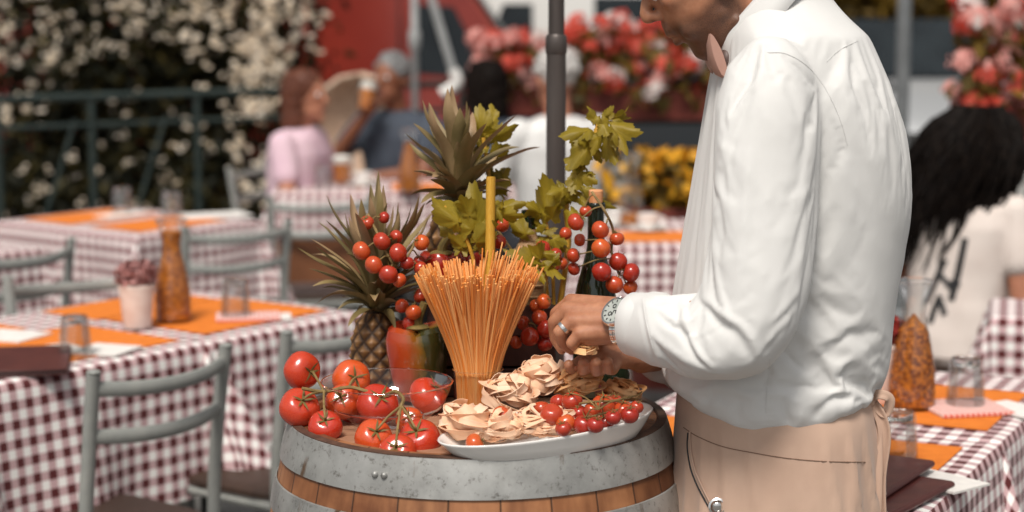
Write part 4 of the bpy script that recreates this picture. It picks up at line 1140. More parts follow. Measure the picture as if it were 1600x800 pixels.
# ---- nests of tagliatelle
def nest(c, r, h, seed, label, m=None, n=16, w=.0085, loose=2):
    rng = np.random.default_rng(seed); b = MB(); c = np.asarray(c, float)
    for i in range(n):
        ax = nrm(v3(rng.normal() * .55, rng.normal() * .55, 1)); e1 = nrm(np.cross(ax, v3(.3, 1, .2))); e2 = np.cross(ax, e1)
        lay = rng.uniform(.6, 1.0); lat = rng.uniform(-.5, .85); a0 = rng.uniform(0, 6.28); turns = rng.uniform(.45, 1.05); ph = rng.uniform(0, 6.28); k = 28
        pts = []; nn = []; rad = math.sqrt(max(.05, 1 - lat ** 2)); tw = rng.normal() * .5
        for t in np.linspace(0, 1, k):
            a = a0 + t * turns * 2 * math.pi
            lift = 1 + .14 * math.sin(2 * a + ph) + .09 * math.sin(5 * a + 2 * ph)
            u = (e1 * math.cos(a) + e2 * math.sin(a)) * rad + ax * (lat + .15 * math.sin(a * 1.5 + ph))
            p = u * v3(r, r, h * .55) * lay * lift + v3(0, 0, h * .5)
            p[2] = max(p[2], .0015)
            pts.append(c + p)
            o_ = nrm(u / v3(r, r, h * .55)); s_ = nrm(np.cross(ax, o_)); q = tw + .5 * math.sin(a + ph); bb = nrm(np.cross(o_, s_))
            nn.append(o_ * math.cos(q) + bb * math.sin(q))
        b.strip(pts, [w * rng.uniform(.8, 1.15)] * k, nn, curl=.10 * rng.normal(), nw=2, tone=rng.uniform())
    for i in range(loose):                       # broad folded ends sticking out
        a = rng.uniform(0, 6.28); d = v3(math.cos(a), math.sin(a), 0); s = v3(-d[1], d[0], 0)
        p0 = c + d * r * rng.uniform(.0, .5) + s * r * rng.normal() * .3 + v3(0, 0, h * rng.uniform(.55, .85))
        # a long ribbon that arches out of the nest and folds back under itself
        R1 = r * rng.uniform(.38, .62); cen = c + d * r * rng.uniform(.2, .5) + v3(0, 0, h * rng.uniform(.45, .75)); ax = nrm(s + v3(0, 0, rng.normal() * .7) + d * rng.normal() * .4)
        e1 = nrm(d - ax * d.dot(ax)); e2 = np.cross(ax, e1); ph0 = rng.uniform(1.2, 3.6); drift = rng.normal() * .35
        pts, nn = [], []
        for t in np.linspace(0, 1, 30):
            q = ph0 - t * 4.7; rr = R1 * (1 - .25 * t)
            u = e1 * math.cos(q) + e2 * math.sin(q); p = cen + u * rr * v3(1, 1, .8) + ax * r * drift * (t - .5) * 1.6
            p[2] = max(p[2], c[2] + .002); pts.append(p); nn.append(u + ax * .35 * math.sin(3 * t + ph0))
        b.strip(pts, [w * rng.uniform(.95, 1.25)] * len(pts), nn, nw=2, curl=.08 * rng.normal(), tone=rng.uniform(.4, 1))
    o = b.build('pasta_nest', m or M['pasta'], origin=(c[0], c[1], c[2]), sharp=None)
    sm = o.modifiers.new('thickness', 'SOLIDIFY'); sm.thickness = .0008; es = o.modifiers.new('edges', 'EDGE_SPLIT'); es.split_angle = R(50)
    return tag(o, label, 'pasta')
ZP = pz + .010
def PN(x, y, z=ZP + .012): return H(x, y, z) * v3(1, 1, 0) + v3(0, 0, ZP)
nest(PN(730, 682) + v3(0, 0, .010), .042, .052, 1, 'pasta nest of wide pale ribbons at the tip of the platter beside the big tomatoes', n=20, w=.014, loose=4)
nest(PN(782, 684) + v3(0, 0, .008), .038, .044, 2, 'pasta nest of pale ribbons at the front edge of the platter, next to the tip', n=26, w=.009, loose=3)
nest(PN(846, 676) + v3(0, 0, .010), .046, .042, 3, 'pasta nest of thin curled ribbons in the middle front of the platter', n=40, w=.0065, loose=4)
nest(PN(796, 650) + v3(0, 0, .015), .043, .062, 4, 'pasta nest stacked at the back of the platter beside the spaghetti glass', n=22, w=.013, loose=4)
nest(PN(846, 640) + v3(0, 0, .036), .038, .058, 5, 'tallest pasta nest with broad folded ribbons in the centre of the platter', n=16, w=.018, loose=5)
nest(PN(905, 642) + v3(0, 0, .034), .036, .048, 6, 'orange toned pasta nest under the hands of the waiter', M['pasta2'], n=26, w=.009, loose=2)
nest(PN(972, 640) + v3(0, 0, .022), .034, .040, 7, 'pasta nest half buried under the cherry tomatoes at the raised platter end', M['pasta2'], n=26, w=.007, loose=1)
nest(PN(905, 668) + v3(0, 0, .006), .044, .030, 8, 'pasta nest beneath the cherry tomatoes at the front of the platter', n=24, w=.008, loose=1)
def loose_cherry(x, y, rp, z, label, k, ax=(.1, -.2, 1)):
    c = H(x, y, z); r = rp * MPP(c[1]); o = put_tomato(None, c, r, ax, k, True, k % 3 == 0, 'cherry_tomato'); return tag(o, label, 'tomato')
loose_cherry(742, 693, 16, ZP + .020, 'lone cherry tomato at the front of the platter before the pale pasta', 0, (.9, -.1, .4))
loose_cherry(785, 650, 17, ZP + .042, 'cherry tomato lodged between the back pasta nests on the platter', 1, (.6, .4, .7))
loose_cherry(862, 648, 19, ZP + .046, 'large cherry tomato in the middle of the platter against the tallest pasta nest', 2, (0, -.5, .9))
loose_cherry(846, 640, 15, ZP + .044, 'dark cherry tomato tucked under the folded ribbons of the tallest nest', 4, (0, .5, .9))
loose_cherry(884, 661, 16, ZP + .036, 'cherry tomato at the very front rim of the platter middle', 5, (-.4, .2, .9))
loose_cherry(873, 629, 14, ZP + .046, 'cherry tomato half hidden behind two brighter ones under the orange pasta', 7, (.2, .6, .7))
lst = [(984, 648, 15, .044), (930, 664, 14, .040), (880, 670, 13, .038), (958, 652, 13, .048), (995, 636, 11, .050), (894, 627, 17, .054), (943, 633, 19, .050), (912, 664, 17, .034), (946, 660, 14, .034), (974, 641, 17, .042), (925, 641, 13, .046), (905, 645, 13, .040), (962, 628, 12, .048)]
tt = []
for i, (x, y, r, dz) in enumerate(lst):
    c = H(x, y, ZP + dz); tt.append((c, r * MPP(c[1]), nrm(v3(.3 * math.sin(i * 2.1), -.25, .9))))
c0_ = H(935, 640, ZP + .062)
st = [([H(900, 632, ZP + .05), H(925, 628, ZP + .06), H(960, 626, ZP + .058), H(984, 620, ZP + .052)], .0018), ([H(975, 622, ZP + .052), H(995, 618, ZP + .055), H(1003, 612, ZP + .062)], .0013), ([H(910, 655, ZP + .04), H(935, 648, ZP + .05), H(965, 640, ZP + .05)], .0015)]
st += [([t[0] + t[2] * t[1] * .9, (t[0] + c0_) / 2 + v3(0, 0, .012), c0_], .0011) for t in tt[5:11]]
truss('cherry_tomato_vine', 'vine of cherry tomatoes lying at the raised end of the platter', (tt[4][0][0], tt[1][0][1], ZP), tt, st, True, None)

# ---- dark crate behind, holding up the back row
M['crate'] = mat('dark_stained_wood', (.028, .010, .008), (.055, .018, .013), .5, 12, stretch=(1, 8, 1), bump=.3)
cx0, cx1 = float(W(668, 500, 3.2)[0]), float(W(868, 500, 3.2)[0])
e = thing('wooden_crate', 'dark wooden crate at the back of the barrel behind the spaghetti', 'crate', ((cx0 + cx1) / 2, 3.245, ZT))
ch = .155
for y in (3.19, 3.30):
    for k in range(3):
        b = MB(); b.box(((cx0 + cx1) / 2, y, ZT + .026 + k * .052), (cx1 - cx0, .010, .048)); b.build('side_slat', M['crate'], e, bevel=.0015)
for x in (cx0 + .006, cx1 - .006):
    b = MB(); b.box((x, 3.245, ZT + .08), (.010, .0985, .15)); b.build('end_board', M['crate'], e, bevel=.0015)
b = MB(); b.box(((cx0 + cx1) / 2, 3.245, ZT + .148), (cx1 - cx0 - .025, .098, .010)); b.build('lid', M['crate'], e)
ZC2 = ZT + .153
# ---- pineapples
def pine_mat():
    m, nt, b = _new('pineapple_rind')
    at_ = nt.nodes.new('ShaderNodeAttribute'); at_.attribute_name = 'tone'
    c = _ramp(nt, at_.outputs['Fac'], [(0, (.035, .018, .010)), (.35, (.12, .055, .018)), (.7, (.26, .125, .035)), (1, (.36, .21, .11))])
    c2 = mix(nt, 1.0, c, _ramp(nt, _noise(nt, 90, 4), [(.3, (.6, .6, .6)), (.7, (1, 1, 1))]), 'MULTIPLY')
    nt.links.new(c2, b.inputs['Base Color']); b.inputs['Roughness'].default_value = .6
    return m
M['pine'] = pine_mat()
def pineapple(base, h, r, label, leaves, seed, lean=(0, 0)):
    """leaves: list of (path points relative to crown base, width)"""
    rng = np.random.default_rng(seed)
    e = thing('pineapple', label, 'pineapple', base)
    b = MB(); nz, na = 90, 120
    zs = np.linspace(0, 1, nz); ph = np.linspace(0, 2 * math.pi, na, endpoint=False); rows = 9; cols = 9
    rings = []; tn = []
    for z in zs:
        rad = r * np.interp(z, [0, .06, .25, .6, .88, 1], [.55, .80, 1.0, 1.0, .80, .48])
        # diamond lattice of eyes on two spirals
        u = (ph / (2 * math.pi)) * cols + z * rows * .5; w = -(ph / (2 * math.pi)) * cols + z * rows * .5 * 1.0
        fu, fw = u - np.floor(u) - .5, w - np.floor(w) - .5
        edge = np.maximum(np.abs(fu), np.abs(fw)) * 2
        bump = np.clip(1 - edge ** 2.2, 0, 1)
        tip = np.exp(-((fu ** 2 + fw ** 2) / .02))
        rr = rad * (1 + .10 * bump + .07 * tip)
        rings.append(np.stack([np.cos(ph) * rr, np.sin(ph) * rr, np.full(na, z * h)], 1)); tn.append(np.clip(.75 * bump + .4 * tip, 0, 1))
    b.loft(rings, tone=np.concatenate(tn)); b.build('fruit', M['pine'], e, local=True)
    lf = MB(); top = v3(lean[0], lean[1], h - .005)
    for path, wd in leaves:
        p = spline([top + np.asarray(q, float) for q in path], 6); k = len(p)
        t = np.linspace(0, 1, k); ws = wd * np.interp(t, [0, .25, .6, .9, 1], [.75, 1, .72, .25, .02])
        out = nrm((p[-1] - p[0]) * v3(1, 1, .0) + rng.normal(size=3) * .05)
        nv = nrm(np.cross(np.cross(p[-1] - p[0], v3(0, 0, 1)), p[-1] - p[0]) + v3(0, 0, 1e-4))
        tb = rng.uniform(.02, .85)
        lf.strip(p, ws, nv + rng.normal(size=3) * .25, curl=.22, nw=4, tones=np.clip(tb + .3 * t ** 3 + rng.normal() * .05, 0, 1))
    lf.build('leaf_crown', M['leaf_pine'], e, local=True, sharp=None)
    return e
def crown_leaves(seed, n, L, w, lowel=-5, lowl=.34):
    rng = np.random.default_rng(seed); out = []
    for i in range(n):
        f = i / n; el = R(np.interp(f, [0, .35, 1], [lowel, 34, 86]) + rng.normal() * 8); a = i * 2.39996 + rng.normal() * .2
        l = L * np.interp(f, [0, .3, .7, 1], [lowl, .66, 1.0, 1.0]) * rng.uniform(.75, 1.15)
        d = v3(math.cos(a) * math.cos(el), math.sin(a) * math.cos(el), math.sin(el)); dr = v3(math.cos(a), math.sin(a), 0)
        bend = rng.uniform(.02, .34) * (1.15 - f)
        s = v3(0, 0, .024 * f + rng.uniform(0, .01))
        out.append(([s + dr * .006, s + d * l * .4 + v3(0, 0, .02 * l), s + d * l * .75 + v3(0, 0, -bend * l * .25) + dr * l * .05, s + d * l + v3(0, 0, -bend * l) + dr * bend * l * .35], w * rng.uniform(.8, 1.2)))
    return out
p1 = H(590, 612, ZT + .001); p1[1] = 3.235; p1[0] = W(590, 540, 3.235)[0]
z_top = float(W(590, 488, 3.235)[2])
pineapple(v3(p1[0], p1[1], ZT + .001), z_top - ZT, .042, 'pineapple behind the tomato bowl, leaves spread over the cherry tomatoes', crown_leaves(5, 70, .20, .024, 14, .34), 1)
zb = float(W(715, 312, 3.29)[2])
pineapple(v3(W(718, 300, 3.262)[0], 3.262, ZC2), zb - ZC2, .052, 'second pineapple further back, its crown highest above the spaghetti', crown_leaves(8, 44, .165, .030, 10, .5), 2)

# ---- garlands of cherry tomatoes
def garland(label, lst, spine, seed, name='cherry_tomato_vine'):
    rng = np.random.default_rng(seed); tt = []
    sp = [W(*q) for q in spine]
    spc = spline(sp, 8)
    for i, (x, y, Y, r) in enumerate(lst):
        c = W(x, y, Y); near = spc[np.argmin(np.linalg.norm(spc - c, axis=1))]
        ax = nrm(near - c + v3(0, -.006, .010) + rng.normal(size=3) * .009); tt.append((c, r * MPP(Y) * rng.uniform(.92, 1.1), ax))
    st = [(sp, .0022)]
    for c, r, ax in tt:
        near = spc[np.argmin(np.linalg.norm(spc - c, axis=1))]; st.append(([near, (near + c + ax * r) / 2 + v3(0, 0, .004), c + ax * r * .85], .0012))
    return truss(name, label, sp[0], tt, st, True, None)
garland('vine of cherry tomatoes draped over the leaves of the front pineapple',
        [(565, 392, 3.13, 14), (597, 377, 3.14, 15), (584, 414, 3.11, 14.5), (622, 395, 3.12, 15), (619, 370, 3.15, 11.5), (607, 429, 3.10, 14), (624, 438, 3.11, 12), (636, 411, 3.13, 11), (657, 419, 3.14, 12), (659, 379, 3.15, 12.5), (573, 348, 3.17, 11), (600, 340, 3.18, 10), (655, 408, 3.17, 10)],
        [(575, 335, 3.19), (590, 365, 3.15), (604, 395, 3.14), (622, 418, 3.14), (640, 395, 3.15), (656, 365, 3.17)], 1)
garland('vine of cherry tomatoes hanging on the dark wine bottle',
        [(900, 347, 3.12, 15), (938, 359, 3.11, 15.5), (964, 373, 3.13, 12.5), (939, 388, 3.10, 15), (896, 399, 3.14, 12), (966, 409, 3.12, 14), (940, 425, 3.09, 15), (986, 426, 3.11, 14), (960, 445, 3.10, 14.5), (985, 449, 3.12, 12), (906, 375, 3.15, 10), (897, 420, 3.15, 11), (915, 330, 3.16, 10)],
        [(925, 300, 3.15), (945, 330, 3.12), (958, 360, 3.14), (956, 395, 3.14), (968, 430, 3.13)], 2)
garland('vine of cherry tomatoes hanging on the crate between the spaghetti and the hand',
        [(850, 471, 3.12, 12), (843, 496, 3.11, 13), (853, 514, 3.10, 14), (828, 526, 3.10, 14), (806, 535, 3.12, 11), (852, 537, 3.11, 13), (868, 521, 3.13, 11), (838, 478, 3.14, 11), (818, 505, 3.14, 12)],
        [(852, 440, 3.16), (850, 470, 3.14), (845, 500, 3.13), (836, 525, 3.13)], 3)
garland('vine of cherry tomatoes in the shade between the front pineapple and the spaghetti',
        [(646, 488, 3.14, 14), (628, 478, 3.16, 12), (657, 462, 3.17, 12), (640, 505, 3.15, 12), (668, 448, 3.18, 12)],
        [(660, 440, 3.19), (650, 470, 3.17), (640, 495, 3.17)], 4)
garland('vine of cherry tomatoes behind the tall celery stalk and the straw flask',
        [(780, 378, 3.17, 12), (775, 404, 3.18, 11), (848, 388, 3.17, 13), (785, 352, 3.21, 11), (868, 398, 3.19, 12), (884, 365, 3.2, 11), (862, 415, 3.18, 13), (878, 412, 3.2, 11)],
        [(770, 345, 3.22), (785, 370, 3.2), (820, 410, 3.20), (860, 395, 3.21), (880, 380, 3.22)], 5)
# ---- red peppers on the crate
M['pepper_red'] = mat('dark_red_pepper_skin', (.30, .016, .010), (.38, .03, .012), .18, 20, coat=.6)
for i, (x, y, Y, lab) in enumerate(((690, 440, 3.20, 'dark red pepper with a green stalk between the pineapples and spaghetti'), (727, 440, 3.232, 'dark red pepper half hidden behind the celery leaves and spaghetti'))):
    p = W(x, y, Y); p[2] = ZC2
    pepper(p, float(W(x, 385, Y)[2]) - ZC2, .036 if i == 0 else .032, lab, M['pepper_red'], lambda ph, z: np.full(len(ph), .3), phs=i)

# ---- straw flask
M['straw'] = mat('woven_straw', (.30, .17, .075), (.52, .33, .18), .8, 60, stretch=(1, 1, 6), bump=.6, bscale=200)
p = W(826, 400, 3.235); p[2] = ZC2
e = thing('straw_flask', 'round flask wrapped in straw among the celery leaves', 'flask', p)
hf = float(W(826, 338, 3.235)[2]) - ZC2
b = MB(); b.lathe([(.002, 0), (.026, .001), (.032, .02), (.034, hf * .35), (.028, hf * .55), (.016, hf * .72), (.0125, hf * .85), (.013, hf * .86)], p, 28)
b.build('straw_cover', M['straw'], e)
b = MB(); b.lathe([(.0115, hf * .84), (.0105, hf), (.0125, hf + .001), (.0125, hf + .010), (.009, hf + .011), (.001, hf + .011)], p, 20); b.build('neck', M['bottle'], e)
b = MB()
for k in range(5): b.lathe([(.0005 + np.interp(hf * (.1 + .13 * k), [0, .02, hf * .35, hf * .55, hf * .72], [.026, .032, .034, .028, .016]), hf * (.1 + .13 * k) + d) for d in (-.002,)] + [(.003 + np.interp(hf * (.1 + .13 * k), [0, .02, hf * .35, hf * .55, hf * .72], [.026, .032, .034, .028, .016]), hf * (.1 + .13 * k))] + [(.0005 + np.interp(hf * (.1 + .13 * k), [0, .02, hf * .35, hf * .55, hf * .72], [.026, .032, .034, .028, .016]), hf * (.1 + .13 * k) + .002)], p, 24)
b.build('straw_band', M['straw'], e)
# ---- wine bottle
p = W(930, 500, 3.20); p[2] = ZT + .001
hb = float(W(930, 303, 3.20)[2]) - p[2]
M['cork'] = mat('orange_cork', (.62, .24, .09), (.72, .36, .18), .8, 90)
M['darkglass'] = mat('dark_green_bottle', (.006, .012, .006), (.009, .017, .008), .1, 5, coat=.4)
e = thing('wine_bottle', 'dark green wine bottle with an orange cork behind the hands', 'bottle', p)
b = MB(); b.lathe([tuple(q) for q in spline([(.002, .004), (.030, .002), (.0365, .006), (.0372, .03), (.0372, .13), (.034, .175), (.022, .222), (.0148, .255), (.0138, hb - .03), (.0158, hb - .022), (.0155, hb - .016), (.0140, hb - .014)], 4)], p, 36); b.build('vessel', M['darkglass'], e)
b = MB(); b.lathe([(.0095, hb - .016), (.0115, hb - .014), (.0120, hb + .005), (.0105, hb + .007), (.001, hb + .0075)], p, 20); b.build('cork', M['cork'], e)
p = W(958, 560, 3.11); p[2] = ZT + .001
e = thing('oil_bottle', 'squat dark bottle standing behind the raised end of the platter', 'bottle', p)
b = MB(); b.lathe([(.002, .002), (.026, .001), (.029, .006), (.029, .055), (.024, .07), (.010, .082), (.009, .098), (.0115, .099), (.0115, .106), (.008, .107), (.001, .107)], p, 30); b.build('vessel', M['darkglass'], e)
b = MB(); b.lathe([(.0295, .020), (.0297, .021), (.0297, .046), (.0295, .047)], p, 30); b.build('label_band', M['menu'], e)

# ---- celery: stalks and lobed leaves
def leaf_shape(L, wd, seed, droop=.3, lobes=5):
    """flat lobed leaf in (x along, y across), bent by droop; returns verts, faces, tones"""
    rng = np.random.default_rng(seed)
    n = 44; pts = []; 
    for i in range(n + 1):
        a = -math.pi * .86 + 2 * math.pi * .86 * i / n
        r = (.55 + .45 * math.cos(a * .5)) * (1 + .15 * math.cos(a * lobes) + .06 * math.cos(a * 16 + 1) + .05 * rng.normal())
        pts.append((L * (.45 + .55 * r * math.cos(a)), wd * r * math.sin(a)))
    out = np.array(pts); cen = np.array([L * .30, 0.0])
    V = [[cen[0], 0, 0]]; F = []; tn = [.75]; rad = (.33, .66, 1.0)
    for q in rad:
        for p in out:
            xy = cen + (p - cen) * q
            V.append([xy[0], xy[1], 0]); tn.append(.75 - .35 * q + .08 * rng.normal())
    m_ = len(out)
    for j in range(m_ - 1): F.append((0, 1 + j, 2 + j))
    for k in range(2):
        for j in range(m_ - 1): F.append((1 + k * m_ + j, 1 + (k + 1) * m_ + j, 2 + (k + 1) * m_ + j, 2 + k * m_ + j))
    V = np.array(V)
    x, y = V[:, 0].copy(), V[:, 1].copy()
    ang = np.arctan2(y, x - cen[0])
    V[:, 2] = -droop * (x / L) ** 2 * L - .25 * np.abs(y) ** 1.3 / (wd ** .3) + .07 * L * np.sin(ang * 5) * (np.hypot(x - cen[0], y) / L) + .02 * L * rng.normal() * (x / L)
    return V, F, np.clip(tn, 0, 1)
def place_leaf(mb, base, d, up, L, wd, seed, droop=.3, tshift=0, lobes=5):
    V, F, tn = leaf_shape(L, wd, seed, droop, lobes)
    d = nrm(d); up = np.asarray(up, float); up = nrm(up - d * up.dot(d)); s = np.cross(up, d)
    V[:, 2] += -.9 * np.abs(V[:, 1]) ** 1.5 / max(wd, 1e-6) ** .5 * (seed % 3) * .35 + .12 * L * np.sin(V[:, 0] / L * 5 + seed) * (V[:, 0] / L)
    mb.add(np.asarray(base) + V[:, :1] * d + V[:, 1:2] * s + V[:, 2:] * up, F, 0, np.clip(tn + tshift, 0, 1))
def leafy(mb, specs, Y0, seed):
    """specs: (x0,y0)->(x1,y1) px, width factor, depth, depth change at the tip, tone"""
    for i, (x0, y0, x1, y1, wf, Y, dY, ts) in enumerate(specs):
        a, t = W(x0, y0, Y), W(x1, y1, Y + dY); L = np.linalg.norm(t - a)
        place_leaf(mb, a, t - a, v3(.2, -1, .45) + RNG.normal(size=3) * .4, L * 1.05, L * wf * 1.05, seed * 100 + i, .18, ts)
        for q in range(2):
            o_ = RNG.normal(size=3) * L * .22; d_ = nrm(t - a) + RNG.normal(size=3) * .55
            place_leaf(mb, a + o_ + v3(0, .008, 0), d_, v3(.2, -1, .45) + RNG.normal(size=3) * .6, L * .62, L * wf * .62, seed * 100 + i * 3 + q + 50, .25, ts - .1)
base = v3(sb[0], sb[1], ZT + .013)
e = thing('celery_bunch', 'tall cut celery stalk with golden green leaves rising out of the spaghetti', 'celery', base)
b = MB()
def stalk(mb, pts, w, n=12):
    p = spline(pts, 6); mb.tube(p, np.interp(np.linspace(0, 1, len(p)), [0, 1], [w, w * .9]), n, flat=(1, .7))
stalk(b, [base, W(764, 430, 3.085), W(766, 350, 3.10), W(767, 276, 3.11)], .0122)
b.build('stalk', M['stalk'], e)
b = MB(); stalk(b, [base + v3(-.005, .01, 0), W(742, 440, 3.12), W(733, 385, 3.13), W(712, 345, 3.13), W(694, 322, 3.13)], .0048); b.build('stalk', M['stalk'], e)
lf = MB()
leafy(lf, [(735, 385, 745, 300, .34, 3.125, -.01, .0), (728, 360, 688, 318, .34, 3.125, -.02, .12), (733, 365, 772, 330, .30, 3.13, -.02, -.05), (738, 350, 722, 312, .34, 3.12, -.02, .05), (765, 330, 815, 318, .26, 3.13, .0, .05), (742, 395, 768, 368, .3, 3.12, -.01, .0), (772, 330, 806, 342, .3, 3.12, -.03, .1)], 3.12, 1)
lf.build('leaves', M['leaf_celery'], e, sharp=None)
p = W(875, 470, 3.215); p[2] = ZC2
e = thing('celery_bunch', 'curling celery stem with drooping leaves in front of the parasol pole', 'celery', p)
b = MB(); stalk(b, [p, W(888, 380, 3.24), W(885, 320, 3.25), W(900, 268, 3.25), W(925, 222, 3.24), W(938, 190, 3.24)], .0075); stalk(b, [p + v3(-.01, 0, 0), W(862, 400, 3.23), W(852, 340, 3.23)], .0045); stalk(b, [p + v3(-.02, -.01, 0), W(850, 430, 3.17), W(838, 410, 3.14)], .004); b.build('stalk', M['stalk'], e)
lf = MB()
leafy(lf, [(930, 205, 885, 205, .40, 3.24, -.02, .05), (925, 215, 902, 255, .34, 3.23, -.03, .0), (940, 195, 992, 200, .28, 3.24, -.03, .05), (945, 200, 962, 248, .26, 3.23, -.03, -.18), (938, 195, 955, 168, .3, 3.24, 0, -.05), (935, 195, 922, 168, .3, 3.24, 0, -.1), (942, 192, 980, 222, .26, 3.235, -.04, .1), (935, 205, 930, 235, .3, 3.22, -.02, .15), (940, 190, 948, 205, .5, 3.20, -.02, .2),
           (915, 235, 890, 262, .34, 3.24, -.02, -.05), (905, 262, 895, 300, .34, 3.23, -.02, .05), (888, 295, 862, 300, .4, 3.22, -.02, -.05), (885, 320, 905, 350, .34, 3.22, -.03, .0), (890, 305, 945, 318, .24, 3.235, -.03, -.1), (900, 270, 925, 280, .3, 3.24, -.03, -.1),
           (860, 360, 846, 285, .34, 3.22, -.01, .08), (858, 350, 875, 320, .4, 3.22, -.02, .02), (855, 370, 880, 378, .4, 3.21, -.03, -.05), (852, 340, 826, 318, .34, 3.23, -.02, .1),
           (845, 420, 806, 396, .34, 3.14, -.03, .12), (845, 415, 880, 420, .30, 3.14, -.04, .1), (842, 412, 848, 386, .4, 3.14, -.02, .15), (846, 420, 835, 432, .5, 3.13, -.03, .1), (848, 418, 868, 402, .34, 3.14, -.03, .05)], 3.2, 2)
lf.build('leaves', M['leaf_celery'], e, sharp=None)
# leaves behind the second pineapple
p = W(755, 460, 3.29); p[2] = ZC2
e = thing('celery_bunch', 'leafy celery top behind the crown of the further pineapple', 'celery', p)
b = MB(); stalk(b, [p, W(762, 380, 3.30), W(765, 290, 3.31), W(755, 215, 3.32)], .006); b.build('stalk', M['stalk'], e)
lf = MB()
leafy(lf, [(755, 225, 748, 170, .34, 3.32, 0, .08), (757, 222, 800, 205, .30, 3.32, -.02, .0), (758, 225, 728, 205, .34, 3.32, 0, .05), (762, 250, 792, 232, .36, 3.32, -.02, -.12), (764, 275, 788, 300, .36, 3.31, -.02, -.2), (765, 300, 790, 265, .34, 3.32, 0, -.15), (760, 240, 730, 255, .34, 3.31, -.02, -.1), (756, 218, 772, 185, .34, 3.32, 0, .15)], 3.3, 3)
lf.build('leaves', M['leaf_celery'], e, sharp=None)

# ---- parasol pole behind the barrel
M['pole'] = mat('dark_bronze_pole', (.045, .037, .034), (.12, .10, .092), .42, 14, stretch=(1, 1, .12), bump=.15, metal=.4)
pp = W(869, 120, 3.75)
e = thing('parasol_pole', 'dark metal parasol pole rising behind the barrel', 'pole', (pp[0], pp[1], 0))
zj = float(W(869, 56, 3.75)[2])
b = MB(); b.lathe([(.25, .001), (.25, .03), (.22, .05), (.03, .055), (.03, .35), (.019, .352), (.019, zj)], (pp[0], pp[1], 0), 28); b.build('lower_tube', M['pole'], e)
b = MB(); b.lathe([(.0155, zj - .02), (.0155, 2.75)], (pp[0], pp[1], 0), 24, cap=True); b.build('upper_tube', M['pole'], e)
b = MB(); b.lathe([(.0192, zj - .035), (.0205, zj - .033), (.0205, zj - .002), (.0175, zj + .003), (.0156, zj + .003)], (pp[0], pp[1], 0), 28); b.build('collar', M['pole'], e)
# ================================================================== PEOPLE
def skin_mat(name, base, dark, beard=None):
    m, nt, b = _new(name)
    c = _ramp(nt, _noise(nt, 38, 5, .6), [(.32, dark), (.66, base)])
    if beard is not None:
        at_ = nt.nodes.new('ShaderNodeAttribute'); at_.attribute_name = 'tone'
        st = _noise(nt, 1400, 2, .5); s2 = _ramp(nt, st, [(.30, (.50, .50, .50)), (.70, (1, 1, 1))])
        mu = nt.nodes.new('ShaderNodeMath'); mu.operation = 'MULTIPLY'; nt.links.new(at_.outputs['Fac'], mu.inputs[0]); nt.links.new(s2, mu.inputs[1])
        c = mix(nt, mu.outputs[0], c, beard)
    nt.links.new(c, b.inputs['Base Color'])
    b.inputs['Roughness'].default_value = .48; b.inputs['Subsurface Weight'].default_value = .18
    b.inputs['Subsurface Radius'].default_value = (.008, .003, .0015); b.inputs['Subsurface Scale'].default_value = 1
    _bump(nt, b, _noise(nt, 420, 4), .35, .0006)
    return m
M['skin_w'] = skin_mat('tanned_skin', (.48, .22, .122), (.34, .135, .07), (.045, .020, .012))
M['skin_a'] = skin_mat('sunned_skin', (.46, .20, .12), (.38, .155, .09))
M['skin_b'] = skin_mat('brown_skin', (.27, .105, .055), (.22, .08, .04))
M['hair_dark'] = mat('dark_hair', (.003, .002, .002), (.010, .006, .004), .7, 60, bump=.4, spec=.12)
M['lip'] = mat('lip_skin', (.30, .09, .07), None, .5)
M['hair_red'] = mat('auburn_hair', (.075, .020, .009), (.14, .04, .016), .5, 50, bump=.5)
M['hair_grey'] = mat('grey_hair', (.10, .10, .10), (.22, .22, .22), .6, 60, bump=.5)
M['hair_white'] = mat('white_hair', (.42, .40, .38), (.60, .58, .56), .6, 60, bump=.5)
M['navy'] = mat('navy_trousers', (.014, .016, .022), (.022, .025, .033), .8, 20, bump=.2)
M['pinktop'] = mat('lilac_pink_top', (.66, .46, .54), (.72, .53, .59), .85, 8)
M['navytee'] = mat('slate_blue_tee', (.035, .045, .065), (.06, .075, .10), .85, 8)
M['whitetee'] = mat('warm_white_tee', (.66, .57, .52), (.72, .64, .59), .85, 8)
M['ink'] = mat('black_print', (.012, .012, .014), None, .7)
M['shoe'] = mat('black_leather', (.012, .011, .010), None, .35)
M['bow'] = mat('dusty_pink_satin', (.42, .23, .18), (.48, .28, .22), .5, 20)
M['bowshade'] = mat('shaded_bow_satin', (.07, .042, .036), (.10, .06, .05), .5, 20)  # bow satin darkened to stand for shade in its back folds
M['rosegold'] = mat('polished_link_metal', (.72, .60, .54), None, .2, metal=1)
M['button'] = mat('shirt_button', (.78, .77, .74), None, .3)

